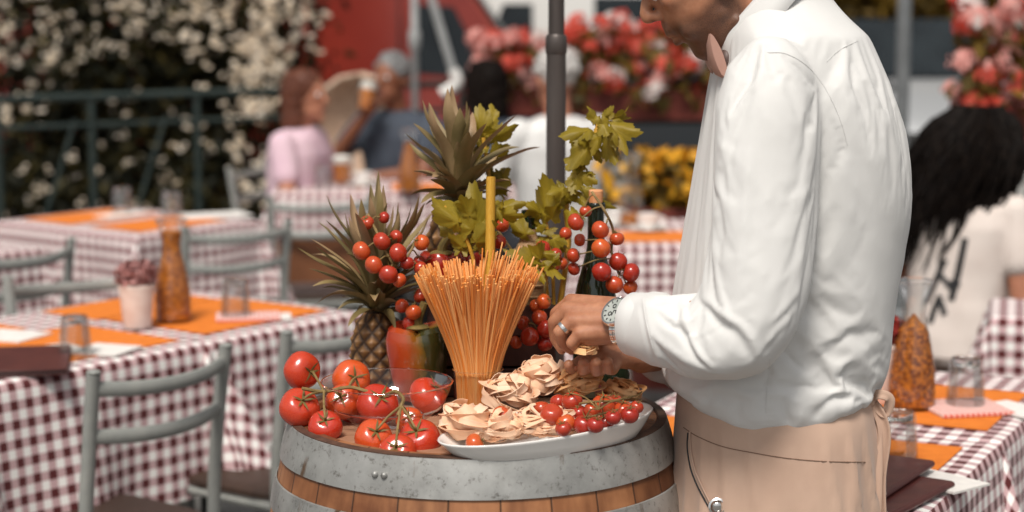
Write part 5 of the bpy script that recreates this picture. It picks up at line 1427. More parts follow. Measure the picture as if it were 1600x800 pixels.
# ---------------- the waiter: everything below is laid out around a body standing at depth YM
YM = 2.98
feet = W(1215, 800, YM)
waiter = None
def head_pts(o, n, u, s, k):
    n, u, s = nrm(n), nrm(u), nrm(s)
    return lambda f, v, w=0: np.asarray(o) + (n * f + u * v + s * w) * (k / 1000.)
KH = 1.0
HN, HU = nrm(v3(-.906, 0, -.42)), nrm(v3(-.42, 0, .906))
HO = W(1090, 90, 2.955)
HD = head_pts(HO, HN, HU, v3(0, 1, 0), KH)
mb = MB(); rings = []
for v, f, b_, w in ((-14, -18, -60, 12), (-9, -6, -75, 26), (0, 1, -85, 38), (8, 4, -92, 46), (20, 4, -98, 52), (34, 11, -100, 56), (46, 15, -102, 59), (60, 21, -104, 63), (75, 25, -108, 66), (95, 28, -125, 69), (115, 34, -145, 72), (138, 38, -158, 75), (165, 32, -162, 76), (190, 14, -152, 70), (212, -14, -130, 54), (226, -50, -98, 25)):
    a = np.linspace(0, 2 * math.pi, 36, endpoint=False); c_ = (f + b_) / 2; h_ = (f - b_) / 2
    rings.append(np.array([HD(c_ + h_ * np.sign(math.cos(t)) * abs(math.cos(t)) ** .9, v, w * np.sign(math.sin(t)) * abs(math.sin(t)) ** .85) for t in a]))
mb.loft(rings)
K = KH * 1e-3
mb.chain([HD(33, 114), HD(40, 102), HD(44, 93)], [8 * K, 9.5 * K, 10.5 * K]); mb.ball(HD(43.5, 88), 11 * K)
for sg in (-1, 1):
    mb.capsule(HD(42, 86, 4 * sg), 9.5 * K, HD(31, 84, 13 * sg), 7.5 * K); mb.ball(HD(29, 82, 14 * sg), 7.5 * K)
    mb.capsule(HD(35, 131, 10 * sg), 9 * K, HD(24, 133, 42 * sg), 9 * K)
    mb.capsule(HD(6, 98, 46 * sg), 15 * K, HD(-28, 98, 60 * sg), 11 * K)
    mb.capsule(HD(-6, 46, 38 * sg), 17 * K, HD(-58, 50, 53 * sg), 12 * K)
    mb.capsule(HD(-14, 6, 24 * sg), 11 * K, HD(-72, 30, 52 * sg), 10 * K)
    mb.ball(HD(-74, 100, 73 * sg), np.array([19, 8, 30]) * K, mat3=np.stack([-HN, v3(0, 1, 0), HU], 1))
for sg in (-1, 1):
    mb.capsule(HD(24, 50.5, 0), 6.8 * K, HD(17, 48, 17 * sg), 5 * K); mb.capsule(HD(18, 35, 0), 7.2 * K, HD(11.5, 38, 15 * sg), 5.5 * K)
mb.capsule(HD(24, 71, 0), 6 * K, HD(25, 58, 0), 6 * K); mb.capsule(HD(19, 60, 12), 8 * K, HD(19, 60, -12), 8 * K)
mb.ball(HD(-10, 8), 15 * K)
neck0, neck1 = HD(-82, 62), W(1215, 75, YM)
mb.capsule(neck0, .060, neck1, .064); mb.capsule(HD(-52, 30), .038, W(1165, 95, YM - .01), .045)
sh_l, sh_r = W(1212, 125, 2.805), W(1225, 120, 3.155)
el_l, el_r = W(1172, 512, 2.735), W(1140, 520, 3.20)
wr_l, wr_r = W(972, 500, 2.868), W(1003, 556, 3.005)
mb.chain([neck1, W(1235, 200, YM), W(1235, 420, YM), W(1215, 620, YM)], [.065, .105, .10, .11], 18)
sh_l = sh_l + v3(0, .03, -.02); sh_r = sh_r + v3(0, -.03, -.02)
mb.capsule(neck1 - v3(0, 0, .02), .05, sh_l, .032); mb.capsule(neck1 - v3(0, 0, .02), .05, sh_r, .032)
mb.chain([sh_l, (sh_l + el_l) / 2, el_l], [.036, .040, .036]); mb.chain([sh_r, (sh_r + el_r) / 2, el_r], [.036, .040, .036])
mb.chain([el_l, el_l * .65 + wr_l * .35, wr_l + v3(.045, 0, 0)], [.040, .043, .031]); mb.chain([el_r, el_r * .65 + wr_r * .35, wr_r], [.040, .043, .028])
fl_, fr_ = v3(feet[0] - .03, YM - .11, .07), v3(feet[0] + .06, YM + .11, .07)
hipz = float(W(1215, 640, YM)[2])
for ft, sy in ((fl_, -.09), (fr_, .09)):
    mb.chain([v3(feet[0], YM + sy * .8, hipz - .06), v3(ft[0] - .01, ft[1], .50), ft], [.075, .055, .042])
    mb.capsule(ft + v3(.01, 0, -.03), .035, ft + v3(-.16, 0, -.04), .026)
def P3(q): return W(*q)
def finger(pts, rs): mb.chain([P3(p) for p in pts], rs, 12)
# left hand: back of the hand towards the camera, fingers closing downwards
mb.chain([wr_l + v3(.045, 0, 0), W(968, 488, 2.872)], [.031, .021]); mb.chain([wr_l + v3(.045, 0, 0), W(968, 514, 2.866)], [.031, .021])
for (a, r0), (c, r1) in ((((962, 484, 2.885), .0200), ((893, 472, 2.925), .0135)), (((962, 492, 2.876), .020), ((886, 485, 2.906), .0138)), (((962, 503, 2.868), .020), ((893, 502, 2.886), .0132)), (((962, 515, 2.866), .019), ((906, 522, 2.872), .0122))):
    mb.capsule(P3(a), r0, P3(c), r1)
mb.capsule(W(955, 520, 2.872), .017, W(920, 529, 2.878), .013)
mb.capsule(W(940, 505, 2.892), .022, W(912, 505, 2.905), .016)
finger([(893, 472, 2.925), (869, 490, 2.937), (867, 514, 2.945), (876, 530, 2.94)], [.0125, .0105, .0092, .0078])
finger([(886, 485, 2.906), (866, 503, 2.912), (868, 529, 2.922), (878, 546, 2.922)], [.0128, .0108, .0095, .0082])
finger([(893, 502, 2.886), (874, 519, 2.884), (880, 538, 2.898), (893, 547, 2.908)], [.0122, .0104, .009, .0078])
finger([(906, 522, 2.872), (893, 536, 2.871), (903, 545, 2.885), (914, 546, 2.894)], [.011, .0090, .0078, .0068])
finger([(948, 500, 2.905), (918, 508, 2.945), (897, 521, 2.952), (887, 535, 2.945)], [.016, .0125, .0108, .009])
# right hand: palm up underneath, fingers curling towards the camera
for (a, r0), (c, r1) in ((((998, 552, 3.0), .022), ((940, 550, 2.970), .0145)), (((998, 554, 2.998), .022), ((946, 555, 2.960), .0145)), (((998, 556, 2.995), .022), ((954, 560, 2.953), .0140)), (((998, 558, 2.99), .021), ((964, 563, 2.950), .0130))):
    mb.capsule(P3(a), r0, P3(c), r1)
finger([(940, 550, 2.970), (908, 564, 2.958), (892, 576, 2.935), (889, 570, 2.908)], [.0118, .0102, .0094, .0084])
finger([(946, 555, 2.960), (921, 573, 2.942), (911, 578, 2.918), (911, 567, 2.896)], [.0118, .0104, .0095, .0084])
finger([(954, 560, 2.953), (939, 577, 2.932), (932, 579, 2.908), (931, 566, 2.889)], [.0118, .0104, .0098, .0088])
finger([(964, 563, 2.950), (957, 577, 2.927), (951, 577, 2.908), (950, 565, 2.894)], [.0110, .0096, .0088, .0078])
finger([(978, 546, 2.99), (952, 534, 2.972), (930, 529, 2.958), (915, 531, 2.945)], [.016, .0125, .0108, .009])
V_, F_, N_ = organic(mb, .0021, 3, .5)
def relax(V, F, mask, it, fac=.5):
    """even out the surface where mask > 0 (a 0..1 weight per vertex)"""
    E = np.array([(q[i], q[(i + 1) % len(q)]) for q in F for i in range(len(q))]); V = V.copy()
    sel = (mask[E[:, 0]] > 0) | (mask[E[:, 1]] > 0); E = E[sel]
    cnt = np.zeros(len(V)); np.add.at(cnt, E[:, 0], 1); np.add.at(cnt, E[:, 1], 1); cnt = np.maximum(cnt, 1)
    for _ in range(it):
        acc = np.zeros_like(V); np.add.at(acc, E[:, 0], V[E[:, 1]]); np.add.at(acc, E[:, 1], V[E[:, 0]])
        V += (acc / cnt[:, None] - V) * (fac * mask)[:, None]
    return V
_rel = (V_ - HO) / (KH * 1e-3); _f, _v, _s = _rel @ HN, _rel @ HU, _rel[:, 1]
_near = (np.linalg.norm(V_ - HD(-40, 90), axis=1) < .21).astype(float)
_fine = np.clip((_f - 4) / 14, 0, 1) * (np.abs(_s) < 30) * (_v > 24)       # lips and nose keep their edges
V_ = relax(V_, F_, _near * (1 - .80 * _fine), 34)
_hand = (np.minimum(np.linalg.norm(V_ - W(905, 510, 2.90), axis=1), np.linalg.norm(V_ - W(940, 560, 2.94), axis=1)) < .11).astype(float)
V_ = relax(V_, F_, _hand, 2, .4)
# beard shadow: along the jaw, the chin and the upper lip
fn, un = HN, HU
rel = (V_ - HO) / (KH * 1e-3); ff, vv_, ss = rel @ fn, rel @ un, rel[:, 1]
jaw = np.clip((70 + np.clip(-ff - 25, 0, 60) * .5 - vv_) / 16, 0, 1) * np.clip((vv_ + 30) / 14, 0, 1) * np.clip((ff + 100) / 18, 0, 1)
lips = np.exp(-(((vv_ - 43) / 7.0) ** 2)) * (ff > 6) * np.exp(-((ss / 20) ** 4))
nose_free = 1 - ((vv_ > 70) & (np.abs(ss) < 24) & (ff > 18))
tone = np.clip(jaw * (1 - .95 * lips) * nose_free, 0, 1)
tone = np.maximum(tone, 1.3 * np.exp(-(((ff - 37) / 5.5) ** 2 + ((vv_ - 77.5) / 4.0) ** 2)) * (np.abs(np.abs(ss) - 9) < 5))  # nostrils: the dark of the openings is painted in with the beard colour
tone = np.maximum(tone, .8 * np.exp(-(((vv_ - 43.5) / 1.6) ** 2)) * (ff > 4) * (np.abs(ss) < 24))  # dark line painted along the parting of the lips, same colour
tone *= (np.linalg.norm(V_ - HD(-40, 60), axis=1) < .2)
mb2 = MB(); mb2.add(V_, F_, 0, tone)
body_org = v3(feet[0], YM, 0)
waiter = mb2.build('person', M['skin_w'], origin=body_org, sharp=None)
tag(waiter, 'waiter in a white shirt, bow tie and tan apron, holding pasta over the barrel', 'person')
def wpart(mbx, name, m, **kw): return mbx.build(name, m, waiter, **kw)

# ---- shirt
def cloth_settle(V, F, pin, grow, frames=14, stiff=18, bend=.16, pinst=.8, grav=.25):
    """let the fabric settle: a little spare cloth buckles into creases while the goal weights hold the cut"""
    me = bpy.data.meshes.new('settle'); me.from_pydata(V.tolist(), [], F)
    o = bpy.data.objects.new('settle', me); C.objects.link(o)
    g1 = o.vertex_groups.new(name='pin'); g2 = o.vertex_groups.new(name='grow')
    for g, w in ((g1, pin), (g2, grow)):
        q = np.round(w, 2)
        for val in np.unique(q):
            if val > 0: g.add(np.where(q == val)[0].tolist(), float(val), 'REPLACE')
    m = o.modifiers.new('cloth', 'CLOTH'); st = m.settings
    st.quality = 4; st.mass = .15; st.tension_stiffness = stiff; st.compression_stiffness = stiff; st.shear_stiffness = stiff * .4; st.bending_stiffness = bend
    st.tension_damping = 8; st.compression_damping = 8; st.shear_damping = 8; st.bending_damping = .6; st.air_damping = 6
    st.vertex_group_mass = 'pin'; st.pin_stiffness = pinst
    st.vertex_group_shrink = 'grow'; st.shrink_min = 0.0; st.shrink_max = -.16
    st.effector_weights.gravity = grav
    m.collision_settings.use_collision = False; m.collision_settings.use_self_collision = False
    m.point_cache.frame_start = 1; m.point_cache.frame_end = frames
    for fr in range(1, frames + 1):
        SC.frame_set(fr)
        dg = bpy.context.evaluated_depsgraph_get(); o.evaluated_get(dg).data
    ev = o.evaluated_get(bpy.context.evaluated_depsgraph_get()); em = ev.data
    out = np.zeros(len(em.vertices) * 3, np.float32); em.vertices.foreach_get('co', out)
    SC.frame_set(1); bpy.data.objects.remove(o); bpy.data.meshes.remove(me)
    return out.reshape(-1, 3).astype(float)
def fold_field(px, py, facing, folds):
    d = np.zeros(len(px))
    for pts, w, h in folds:
        pl = spline(np.array(pts, float), 6); best = np.full(len(px), 1e9); tt = np.zeros(len(px)); L = len(pl) - 1
        for i in range(L):
            a, c = pl[i], pl[i + 1]; ab = c - a; l2 = ab @ ab + 1e-9
            t = np.clip(((px - a[0]) * ab[0] + (py - a[1]) * ab[1]) / l2, 0, 1)
            dd = np.hypot(px - a[0] - t * ab[0], py - a[1] - t * ab[1])
            m_ = dd < best; best[m_] = dd[m_]; tt[m_] = (i + t[m_]) / L
        end_ = np.clip(np.minimum(tt, 1 - tt) / .22, 0, 1); end_ = end_ * end_ * (3 - 2 * end_)
        d += h * np.exp(-(best / w) ** 2) * (.12 + .88 * end_) * (best < 4 * w)
    return d * facing
def project(V):
    d = V - CAMP; f = d @ _F; return 800 + FPX * (d @ _Rt) / f, 400 - FPX * (d @ _U) / f
TOR = [(-58, 1178, 1262, .050), (-30, 1150, 1280, .066), (0, 1137, 1300, .085), (30, 1130, 1328, .118), (60, 1124, 1356, .158), (100, 1115, 1390, .186), (135, 1107, 1408, .196), (170, 1100, 1422, .192), (220, 1092, 1431, .183), (300, 1078, 1424, .172), (380, 1066, 1409, .166), (450, 1056, 1396, .165), (520, 1045, 1386, .166), (570, 1037, 1378, .168), (600, 1035, 1371, .168), (622, 1040, 1366, .164), (640, 1054, 1345, .152), (652, 1085, 1310, .130)]
mb = MB(); rings = []
ang = np.linspace(0, 2 * math.pi, 72, endpoint=False)
TOR = spline(np.array(TOR, float), 5)
for y, xf, xb, hd in TOR:
    a, c = W(xf, y, YM), W(xb, y, YM); cc = (a + c) / 2; hx = (c[0] - a[0]) / 2; p = 2 / 2.35
    rings.append(np.stack([cc[0] + hx * np.sign(np.cos(ang)) * np.abs(np.cos(ang)) ** p, YM + hd * np.sign(np.sin(ang)) * np.abs(np.sin(ang)) ** p, cc[2] + .050 * np.abs(np.cos(ang)) ** 2.2 * np.clip((y - 545) / 105, 0, 1) ** 1.3 + .004 * np.sin(ang * 11) * np.clip((y - 600) / 50, 0, 1)], 1))
mb.loft(rings[::-1])
def sleeve(pts, n=28):
    """(x, y, Y, r across, r deep) -> tube"""
    q = np.array([[*W(x, y, Y), ra, rb] for x, y, Y, ra, rb in pts]); q = spline(q, 5)
    P = q[:, :3]; rr = []; prev = None
    for i in range(len(P)):
        T_ = nrm(P[min(i + 1, len(P) - 1)] - P[max(i - 1, 0)])
        D = v3(0, 1, 0); D = nrm(D - T_ * D.dot(T_)); A = np.cross(T_, D)
        t = np.linspace(0, 2 * math.pi, n, endpoint=False)
        rr.append(P[i] + q[i, 3] * np.outer(np.cos(t), A) + q[i, 4] * np.outer(np.sin(t), D))
    mb.loft(rr)
sleeve([(1226, 84, 2.835, .036, .03), (1216, 110, 2.815, .070, .062), (1203, 160, 2.80, .082, .072), (1196, 230, 2.785, .083, .073), (1192, 310, 2.77, .081, .072), (1186, 390, 2.755, .079, .070), (1176, 455, 2.745, .076, .068), (1158, 508, 2.742, .066, .066), (1120, 522, 2.755, .060, .064), (1080, 520, 2.785, .058, .060), (1035, 514, 2.815, .056, .052), (1008, 509, 2.838, .050, .044), (992, 507, 2.850, .0455, .040)])
sleeve([(1235, 84, 3.12, .035, .03), (1228, 110, 3.135, .066, .06), (1215, 160, 3.15, .080, .070), (1200, 300, 3.18, .08, .07), (1165, 470, 3.20, .07, .066), (1130, 525, 3.18, .06, .062), (1075, 545, 3.10, .052, .052), (1022, 556, 3.03, .042, .042)])
V_, F_, N_ = organic(mb, .0060, 6, .5)
px, py = project(V_)
tocam = CAMP - V_; tocam /= np.linalg.norm(tocam, axis=1)[:, None]
fac = np.clip((N_ * tocam).sum(1) * 2.2 + .1, 0, 1)
mm = .001
FOLDS = [
    # armhole seam and the puckers beside it
    ([(1198, 82), (1228, 84), (1262, 104), (1292, 142), (1314, 190), (1324, 226), (1312, 256)], 3.2, -2.2 * mm), ([(1190, 92), (1224, 98), (1252, 118), (1278, 155), (1296, 205)], 6, 1.6 * mm),
    ([(1325, 215), (1312, 240), (1300, 258)], 7, -2.6 * mm), ([(1345, 225), (1325, 262), (1300, 310)], 12, .9 * mm),
    # long folds down the upper arm
    ([(1206, 92), (1168, 130), (1140, 185), (1122, 250)], 9, 3.2 * mm), ([(1180, 120), (1150, 180), (1135, 240)], 8, -2.6 * mm),
    ([(1122, 215), (1116, 290), (1112, 360), (1108, 430)], 6, 3.2 * mm), ([(1132, 225), (1127, 300), (1122, 380), (1118, 440)], 6, -3.2 * mm),
    ([(1172, 210), (1164, 290), (1160, 360), (1148, 440), (1128, 480)], 9, 2.4 * mm), ([(1190, 230), (1182, 310), (1176, 390)], 10, -1.5 * mm),
    ([(1238, 110), (1262, 160), (1276, 215), (1284, 258)], 8, 2.6 * mm), ([(1226, 118), (1248, 170), (1262, 225), (1274, 275)], 7, -2.2 * mm),
    ([(1288, 262), (1270, 285), (1240, 300), (1205, 305)], 7, 2.0 * mm), ([(1284, 285), (1262, 312), (1228, 330)], 6, -1.6 * mm),
    ([(1135, 212), (1128, 232), (1122, 260)], 6, 2.6 * mm), ([(1150, 205), (1142, 228), (1138, 262)], 5, -2.4 * mm),
    # elbow
    ([(1095, 440), (1100, 462), (1122, 478), (1158, 500), (1180, 530), (1185, 552)], 7, 4.5 * mm), ([(1096, 462), (1118, 492), (1150, 515), (1172, 545)], 8, -4.2 * mm),
    ([(1252, 430), (1240, 455), (1218, 480), (1196, 500)], 6, 3.0 * mm), ([(1246, 450), (1230, 475), (1206, 498)], 5, -2.6 * mm), ([(1236, 480), (1216, 505), (1196, 530)], 6, 2.8 * mm), ([(1226, 496), (1208, 522), (1190, 545)], 4, -2.4 * mm),
    ([(1258, 380), (1240, 410), (1208, 440)], 7, 1.8 * mm),
    # forearm and cuff
    ([(1066, 452), (1066, 490), (1074, 520), (1096, 550), (1128, 572)], 5, 3.2 * mm), ([(1056, 470), (1058, 505), (1070, 535), (1094, 562)], 5, -2.4 * mm),
    ([(1075, 528), (1100, 520), (1124, 508)], 2.5, -2.2 * mm), ([(1000, 462), (1006, 500), (1016, 545), (1030, 575)], 3, -2.0 * mm), ([(1008, 462), (1014, 500), (1024, 545), (1036, 572)], 4, 1.6 * mm),
    ([(990, 470), (1030, 480), (1060, 476)], 8, 1.8 * mm), ([(1030, 500), (1060, 512), (1085, 540)], 8, -2 * mm), ([(1016, 520), (1050, 545), (1090, 570)], 6, 2.0 * mm),
    # body side below the sleeve, blouse over the apron
    ([(1062, 600), (1120, 585), (1180, 580)], 9, -2.2 * mm), ([(1050, 615), (1110, 605), (1170, 612)], 9, 2 * mm),
    ([(1203, 556), (1201, 585), (1198, 615), (1197, 648)], 2.2, -2.6 * mm), ([(1212, 556), (1210, 590), (1206, 648)], 5, 1.6 * mm),
    ([(1300, 330), (1345, 320), (1375, 340)], 9, 1.0 * mm), ([(1360, 240), (1330, 310), (1296, 380), (1272, 440)], 16, 2.2 * mm), ([(1385, 260), (1360, 330), (1325, 420)], 14, -1.6 * mm),
    ([(1350, 500), (1320, 520), (1285, 555), (1250, 585)], 11, -2.4 * mm), ([(1372, 505), (1340, 545), (1300, 585)], 13, 2.2 * mm), ([(1274, 660), (1282, 640), (1304, 622), (1330, 618)], 7, -5.5 * mm), ([(1236, 668), (1226, 644), (1222, 615)], 6, -5.0 * mm), ([(1254, 662), (1252, 635), (1264, 600)], 9, 3.0 * mm), ([(1310, 652), (1330, 630), (1352, 600)], 9, 3.2 * mm), ([(1160, 662), (1152, 640), (1160, 615)], 7, -3.5 * mm), ([(1180, 662), (1178, 640), (1186, 605)], 9, 2.4 * mm), ([(1110, 650), (1106, 630), (1120, 605)], 7, -3.0 * mm), ([(1066, 625), (1080, 605), (1110, 592)], 7, -2.5 * mm),
    ([(1330, 632), (1345, 612), (1362, 580)], 9, -1.4 * mm), ([(1120, 652), (1130, 630), (1150, 615)], 8, -2.0 * mm), ([(1090, 640), (1100, 620)], 8, 2.0 * mm),
    # yoke seam and back pleat
    ([(1290, 96), (1312, 76), (1345, 62)], 2.2, -1.3 * mm), ([(1340, 65), (1392, 180), (1408, 300), (1398, 430)], 8, -1.4 * mm), ([(1355, 85), (1400, 190), (1414, 300)], 7, 1.2 * mm),
    ([(1240, 60), (1290, 95), (1318, 140)], 12, 1.2 * mm),
]
disp = fold_field(px, py, fac, FOLDS)
nv = np.array([mnoise.noise(Vector((p[0] * 9, p[1] * 9, p[2] * 4.5))) + .55 * mnoise.noise(Vector((p[0] * 24 + p[2] * 8, p[1] * 24, p[2] * 11))) for p in V_])
low = np.clip((py - 480) / 160, 0, 1)
nv2 = np.array([mnoise.noise(Vector((p[0] * 15 + p[2] * 14, p[1] * 12, p[2] * 5 - p[0] * 5)) + Vector((3, 1, 7))) for p in V_])
disp += nv * (.0022 + .0022 * low) + .0016 * (1 - np.abs(nv2) * 2.2)
# crisp cotton creases: thin ridges, busiest at the elbow, the armpit and above the waist
def ridged(sx, sy, sz, off, sh=6):
    n_ = np.array([mnoise.noise(Vector((p[0] * sx[0] + p[1] * sx[1] + p[2] * sx[2], p[0] * sy[0] + p[1] * sy[1] + p[2] * sy[2], p[0] * sz[0] + p[1] * sz[1] + p[2] * sz[2])) + Vector(off)) for p in V_])
    return np.clip(1 - np.abs(n_) * sh * .5, 0, 1) ** 1.5
elbow = np.exp(-(((px - 1150) / 95) ** 2 + ((py - 500) / 75) ** 2)); pit = np.exp(-(((px - 1280) / 70) ** 2 + ((py - 270) / 80) ** 2)); waist = np.clip((py - 520) / 90, 0, 1)
r1 = ridged((9, 4, 13), (-13, 4, 7), (3, 9, 3), (0, 5, 1)); r2 = ridged((15, 6, -9), (5, 8, 8), (4, 12, 3), (7, 2, 3)); r3 = ridged((20, 14, 2), (2, 3, 5), (0, 0, 9), (4, 4, 9))
disp += (r1 * (.0005 + .0024 * elbow + .0012 * pit) + r2 * (.0004 + .0014 * elbow + .0014 * waist) + r3 * .0008 * (.3 + waist))
# puckers along the side seam and armhole
puck = np.exp(-((px - 1201) / 7) ** 2) * (py > 555) * np.sin(py * .75) * .0011 + np.exp(-((np.hypot(px - 1216, py - 210) - 107) / 6) ** 2) * (px > 1200) * (py < 260) * np.sin((py + px * .4) * .55) * .0006
V2 = V_ + N_ * (disp + puck * fac)[:, None]
pin = np.full(len(V2), .10)
edge = np.maximum.reduce([np.clip((70 - py) / 40, 0, 1), np.clip((px < 1030) * (1030 - px) / 25, 0, 1), np.clip((py - 628) / 20, 0, 1)])
pin = np.clip(pin + edge, 0, 1)
front = np.clip((1118 - px) / 18, 0, 1) * np.clip((455 - py) / 20, 0, 1)
grow = np.clip((.34 + .65 * elbow + .5 * pit + .45 * waist) * (1 - .85 * front), 0, 1)
V2 = cloth_settle(V2, F_, pin, grow)
mb2 = MB(); mb2.add(V2, F_)
shirt = wpart(mb2, 'shirt', M['shirt'], sharp=None); sm = shirt.modifiers.new('round', 'SUBSURF'); sm.levels = 1; sm.render_levels = 1
from mathutils.bvhtree import BVHTree
bv_shirt = BVHTree.FromPolygons([Vector(p) for p in V2], F_)
def hit(bvh, x, y, lift=.0006):
    d = Vector(nrm(ray(x, y))); r = bvh.ray_cast(Vector(CAMP), d)
    return None if r[0] is None else np.array(r[0] - d * lift)
def seam(bvh, pts, w, name, m, parent_fn, n=8):
    q = [hit(bvh, *p) for p in spline(np.array(pts, float), n)]; q = [k for k in q if k is not None]
    if len(q) > 2:
        b = MB(); b.tube(q, w, 5); parent_fn(b, name, m)
M['stitch'] = mat('white_stitching', (.66, .655, .64), None, .9)
for pts in ([(1198, 82), (1228, 84), (1262, 104), (1292, 142), (1314, 190), (1324, 226)], [(1203, 560), (1201, 585), (1198, 615), (1197, 646)], [(1004, 466), (1010, 505), (1020, 545)], [(1292, 96), (1312, 78), (1340, 64)]):
    seam(bv_shirt, pts, .0005, 'seam', M['stitch'], wpart)
# cuff: a stiff band around the end of the sleeve
cq = [W(1018, 510, 2.832), W(1000, 508, 2.845), W(985, 506, 2.855)]
axis = nrm(cq[2] - cq[0]); D_ = v3(0, 1, 0); D_ = nrm(D_ - axis * D_.dot(axis)); A_ = np.cross(axis, D_)
b = MB(); rr = []
t = np.linspace(0, 2 * math.pi, 60, endpoint=False)
for p_, ra, rb in ((cq[0], .0500, .0450), (cq[1], .0488, .0435), (cq[2], .0475, .0420), (cq[2] + axis * .001, .0462, .0405), (cq[1], .0462, .0405)):
    wv = 1 + .02 * np.sin(3 * t + 1) + .015 * np.sin(5 * t)
    rr.append(p_ + np.outer(np.cos(t) * ra * wv, A_) + np.outer(np.sin(t) * rb * wv, D_))
b.loft(rr, cap=False); wpart(b, 'cuff', M['shirt'], sharp=None)
# collar
fr, bk = W(1113, 70, 2.945), W(1268, -118, YM)
cc = (fr + bk) / 2; av = (fr - bk) / 2; bvv = v3(0, .068, 0); dn = nrm(np.cross(av, bvv)); dn = dn if dn[2] < 0 else -dn
th = np.linspace(R(14), R(346), 60)
def cring(k, down, drop_front=0):
    return [cc + av * math.cos(q) * k + bvv * math.sin(q) * k + dn * (down + drop_front * max(0, math.cos(q)) ** 3) for q in th]
b = MB(); b.loft([cring(.90, .035), cring(.93, .002), cring(.97, -.002), cring(1.02, .004), cring(1.12, .022, .004), cring(1.24, .044, .008)], closed=False, cap=False)
o = wpart(b, 'collar', M['shirt'], sharp=None); sm = o.modifiers.new('t', 'SOLIDIFY'); sm.thickness = .002
# bow tie
kn = W(1116, 92, 2.945)
b = MB(); fwd = nrm(v3(-.86, 0, -.52)); upv = nrm(v3(-.35, 0, .94))
for sg in (-1, 1):
    rr = []
    for k, hh, tk, sw in ((0, .010, .010, 0), (.2, .014, .011, 0), (.6, .027, .014, .004), (.9, .034, .016, .010), (1, .033, .012, .013)):
        c_ = kn + v3(0, sg * .052 * k, 0) + fwd * (.004 - sw) + v3(-.006 * k, 0, 0)
        q = np.linspace(0, 2 * math.pi, 16, endpoint=False)
        rr.append(c_ + np.outer(np.cos(q) * hh * (1 + .12 * np.cos(3 * q)), upv) + np.outer(np.sin(q) * tk * .6, fwd))
    b.loft(rr)
wpart(b, 'bow_tie', M['bow'])
b = MB(); b.ball(kn + v3(.006, 0, 0), (.012, .014, .016), 14, 8); b.ball(kn + v3(.016, -.022, -.002), (.014, .020, .021), 14, 8); b.ball(kn + v3(.016, .022, -.002), (.014, .020, .021), 14, 8); wpart(b, 'bow_knot_shade', M['bowshade'])  # knot, with the fold shade behind each wing put in as dark lumps
# hair, eyes
b = MB()
rg = np.random.default_rng(2)
for k in range(900):
    v_ = rg.uniform(85, 235); f_ = rg.uniform(-170, 40); w_ = rg.uniform(-80, 80)
    q = ((f_ + 62) / 100) ** 2 + ((v_ - 130) / 100) ** 2 + (w_ / 78) ** 2
    if .92 < q < 1.12 and (v_ > 178 or f_ < -60): b.ball(HD(f_, v_, w_), np.array([9, 7, 7]) * K * rg.uniform(.8, 1.3), 7, 5)
wpart(b, 'hair', M['hair_dark'])
for sg in (-1, 1):
    b = MB(); b.ball(HD(19, 116, 31 * sg), 12 * K); b.ball(HD(27.5, 115, 32 * sg), 5.3 * K, 10, 6, m=1); wpart(b, 'eye', [M['ceramic'], M['ink']])
# trousers, shoes
b = MB()
for ft, sy in ((fl_, -.085), (fr_, .085)):
    pts = [v3(feet[0], YM + sy * .75, hipz), v3(feet[0] - .005, YM + sy * .95, hipz - .18), v3(ft[0], ft[1], .5), v3(ft[0], ft[1], .09)]
    b.tube(spline(pts, 6), np.interp(np.linspace(0, 1, 19), [0, .3, .6, 1], [.095, .092, .078, .072]), 24)
V3, F3, N3 = organic(b, .008, 8); b = MB(); b.add(V3, F3); wpart(b, 'trousers', M['navy'], sharp=None)
for ft in (fl_, fr_):
    b = MB(); b.loft([[ft + v3(.055 - .27 * k + .0, sy * w2, z) for sy, z in ((-1, -.068), (1, -.068), (1, -.068 + h2), (-1, -.068 + h2))] for k, w2, h2 in ((0, .03, .09), (.15, .036, .10), (.5, .04, .075), (.85, .043, .05), (1, .025, .03))]); wpart(b, 'shoe', M['shoe'], bevel=.012)
# apron: one sheet wrapped round the hips, open at the back
AP = [(596, 1062, 1352), (628, 1058, 1360), (660, 1056, 1362), (700, 1053, 1364), (760, 1047, 1367), (820, 1040, 1370)]
aa = np.linspace(R(-14), R(-346), 120); rows = []
zs = list(np.linspace(float(W(1200, 598, YM)[2]), .42, 52))
for z in zs:
    yy = 400 + 0; # pixel row of this height
    yp = np.interp(-z, [-float(W(1200, q[0], YM)[2]) for q in AP], [q[0] for q in AP]) if z > float(W(1200, 820, YM)[2]) else 820
    xf, xb = np.interp(yp, [q[0] for q in AP], [q[1] for q in AP]), np.interp(yp, [q[0] for q in AP], [q[2] for q in AP])
    a, c = W(xf, yp, YM), W(xb, yp, YM); hx = (c[0] - a[0]) / 2; cx_ = (a[0] + c[0]) / 2; k = max(0, (zs[0] - z))
    hd = .146 + .024 * min(1, k / .075) + .06 * min(k, .5)
    p = 2 / 2.5; row = []
    for q in aa:
        # pulled folds running down from the tie at the back
        s_ = (q + R(14)) / R(-332)
        rg1 = (1 - abs(math.sin(62 * s_ + 16 * k * (1 - s_) + .6))) ** 2 - .3; rg2 = (1 - abs(math.sin(27 * s_ - 7 * k + 1.3 * math.sin(5 * k)))) ** 3 - .2
        fo = .018 * math.exp(-s_ * 3.2) * rg1 * min(1, max(0, k - .02) * 6) + .010 * rg2 * min(1, max(0, k - .04) * 4) + .003 * min(1, k * 3) * math.sin(s_ * 40 + 3 * k)
        cq_, sq_ = math.cos(q), math.sin(q)
        row.append((cx_ + (hx + fo + .05 * max(0, k - .2) * .4) * math.copysign(abs(cq_) ** p, cq_), YM + (hd + fo) * math.copysign(abs(sq_) ** p, sq_), z))
    rows.append(row)
b = MB(); b.loft(rows, closed=False, cap=False)
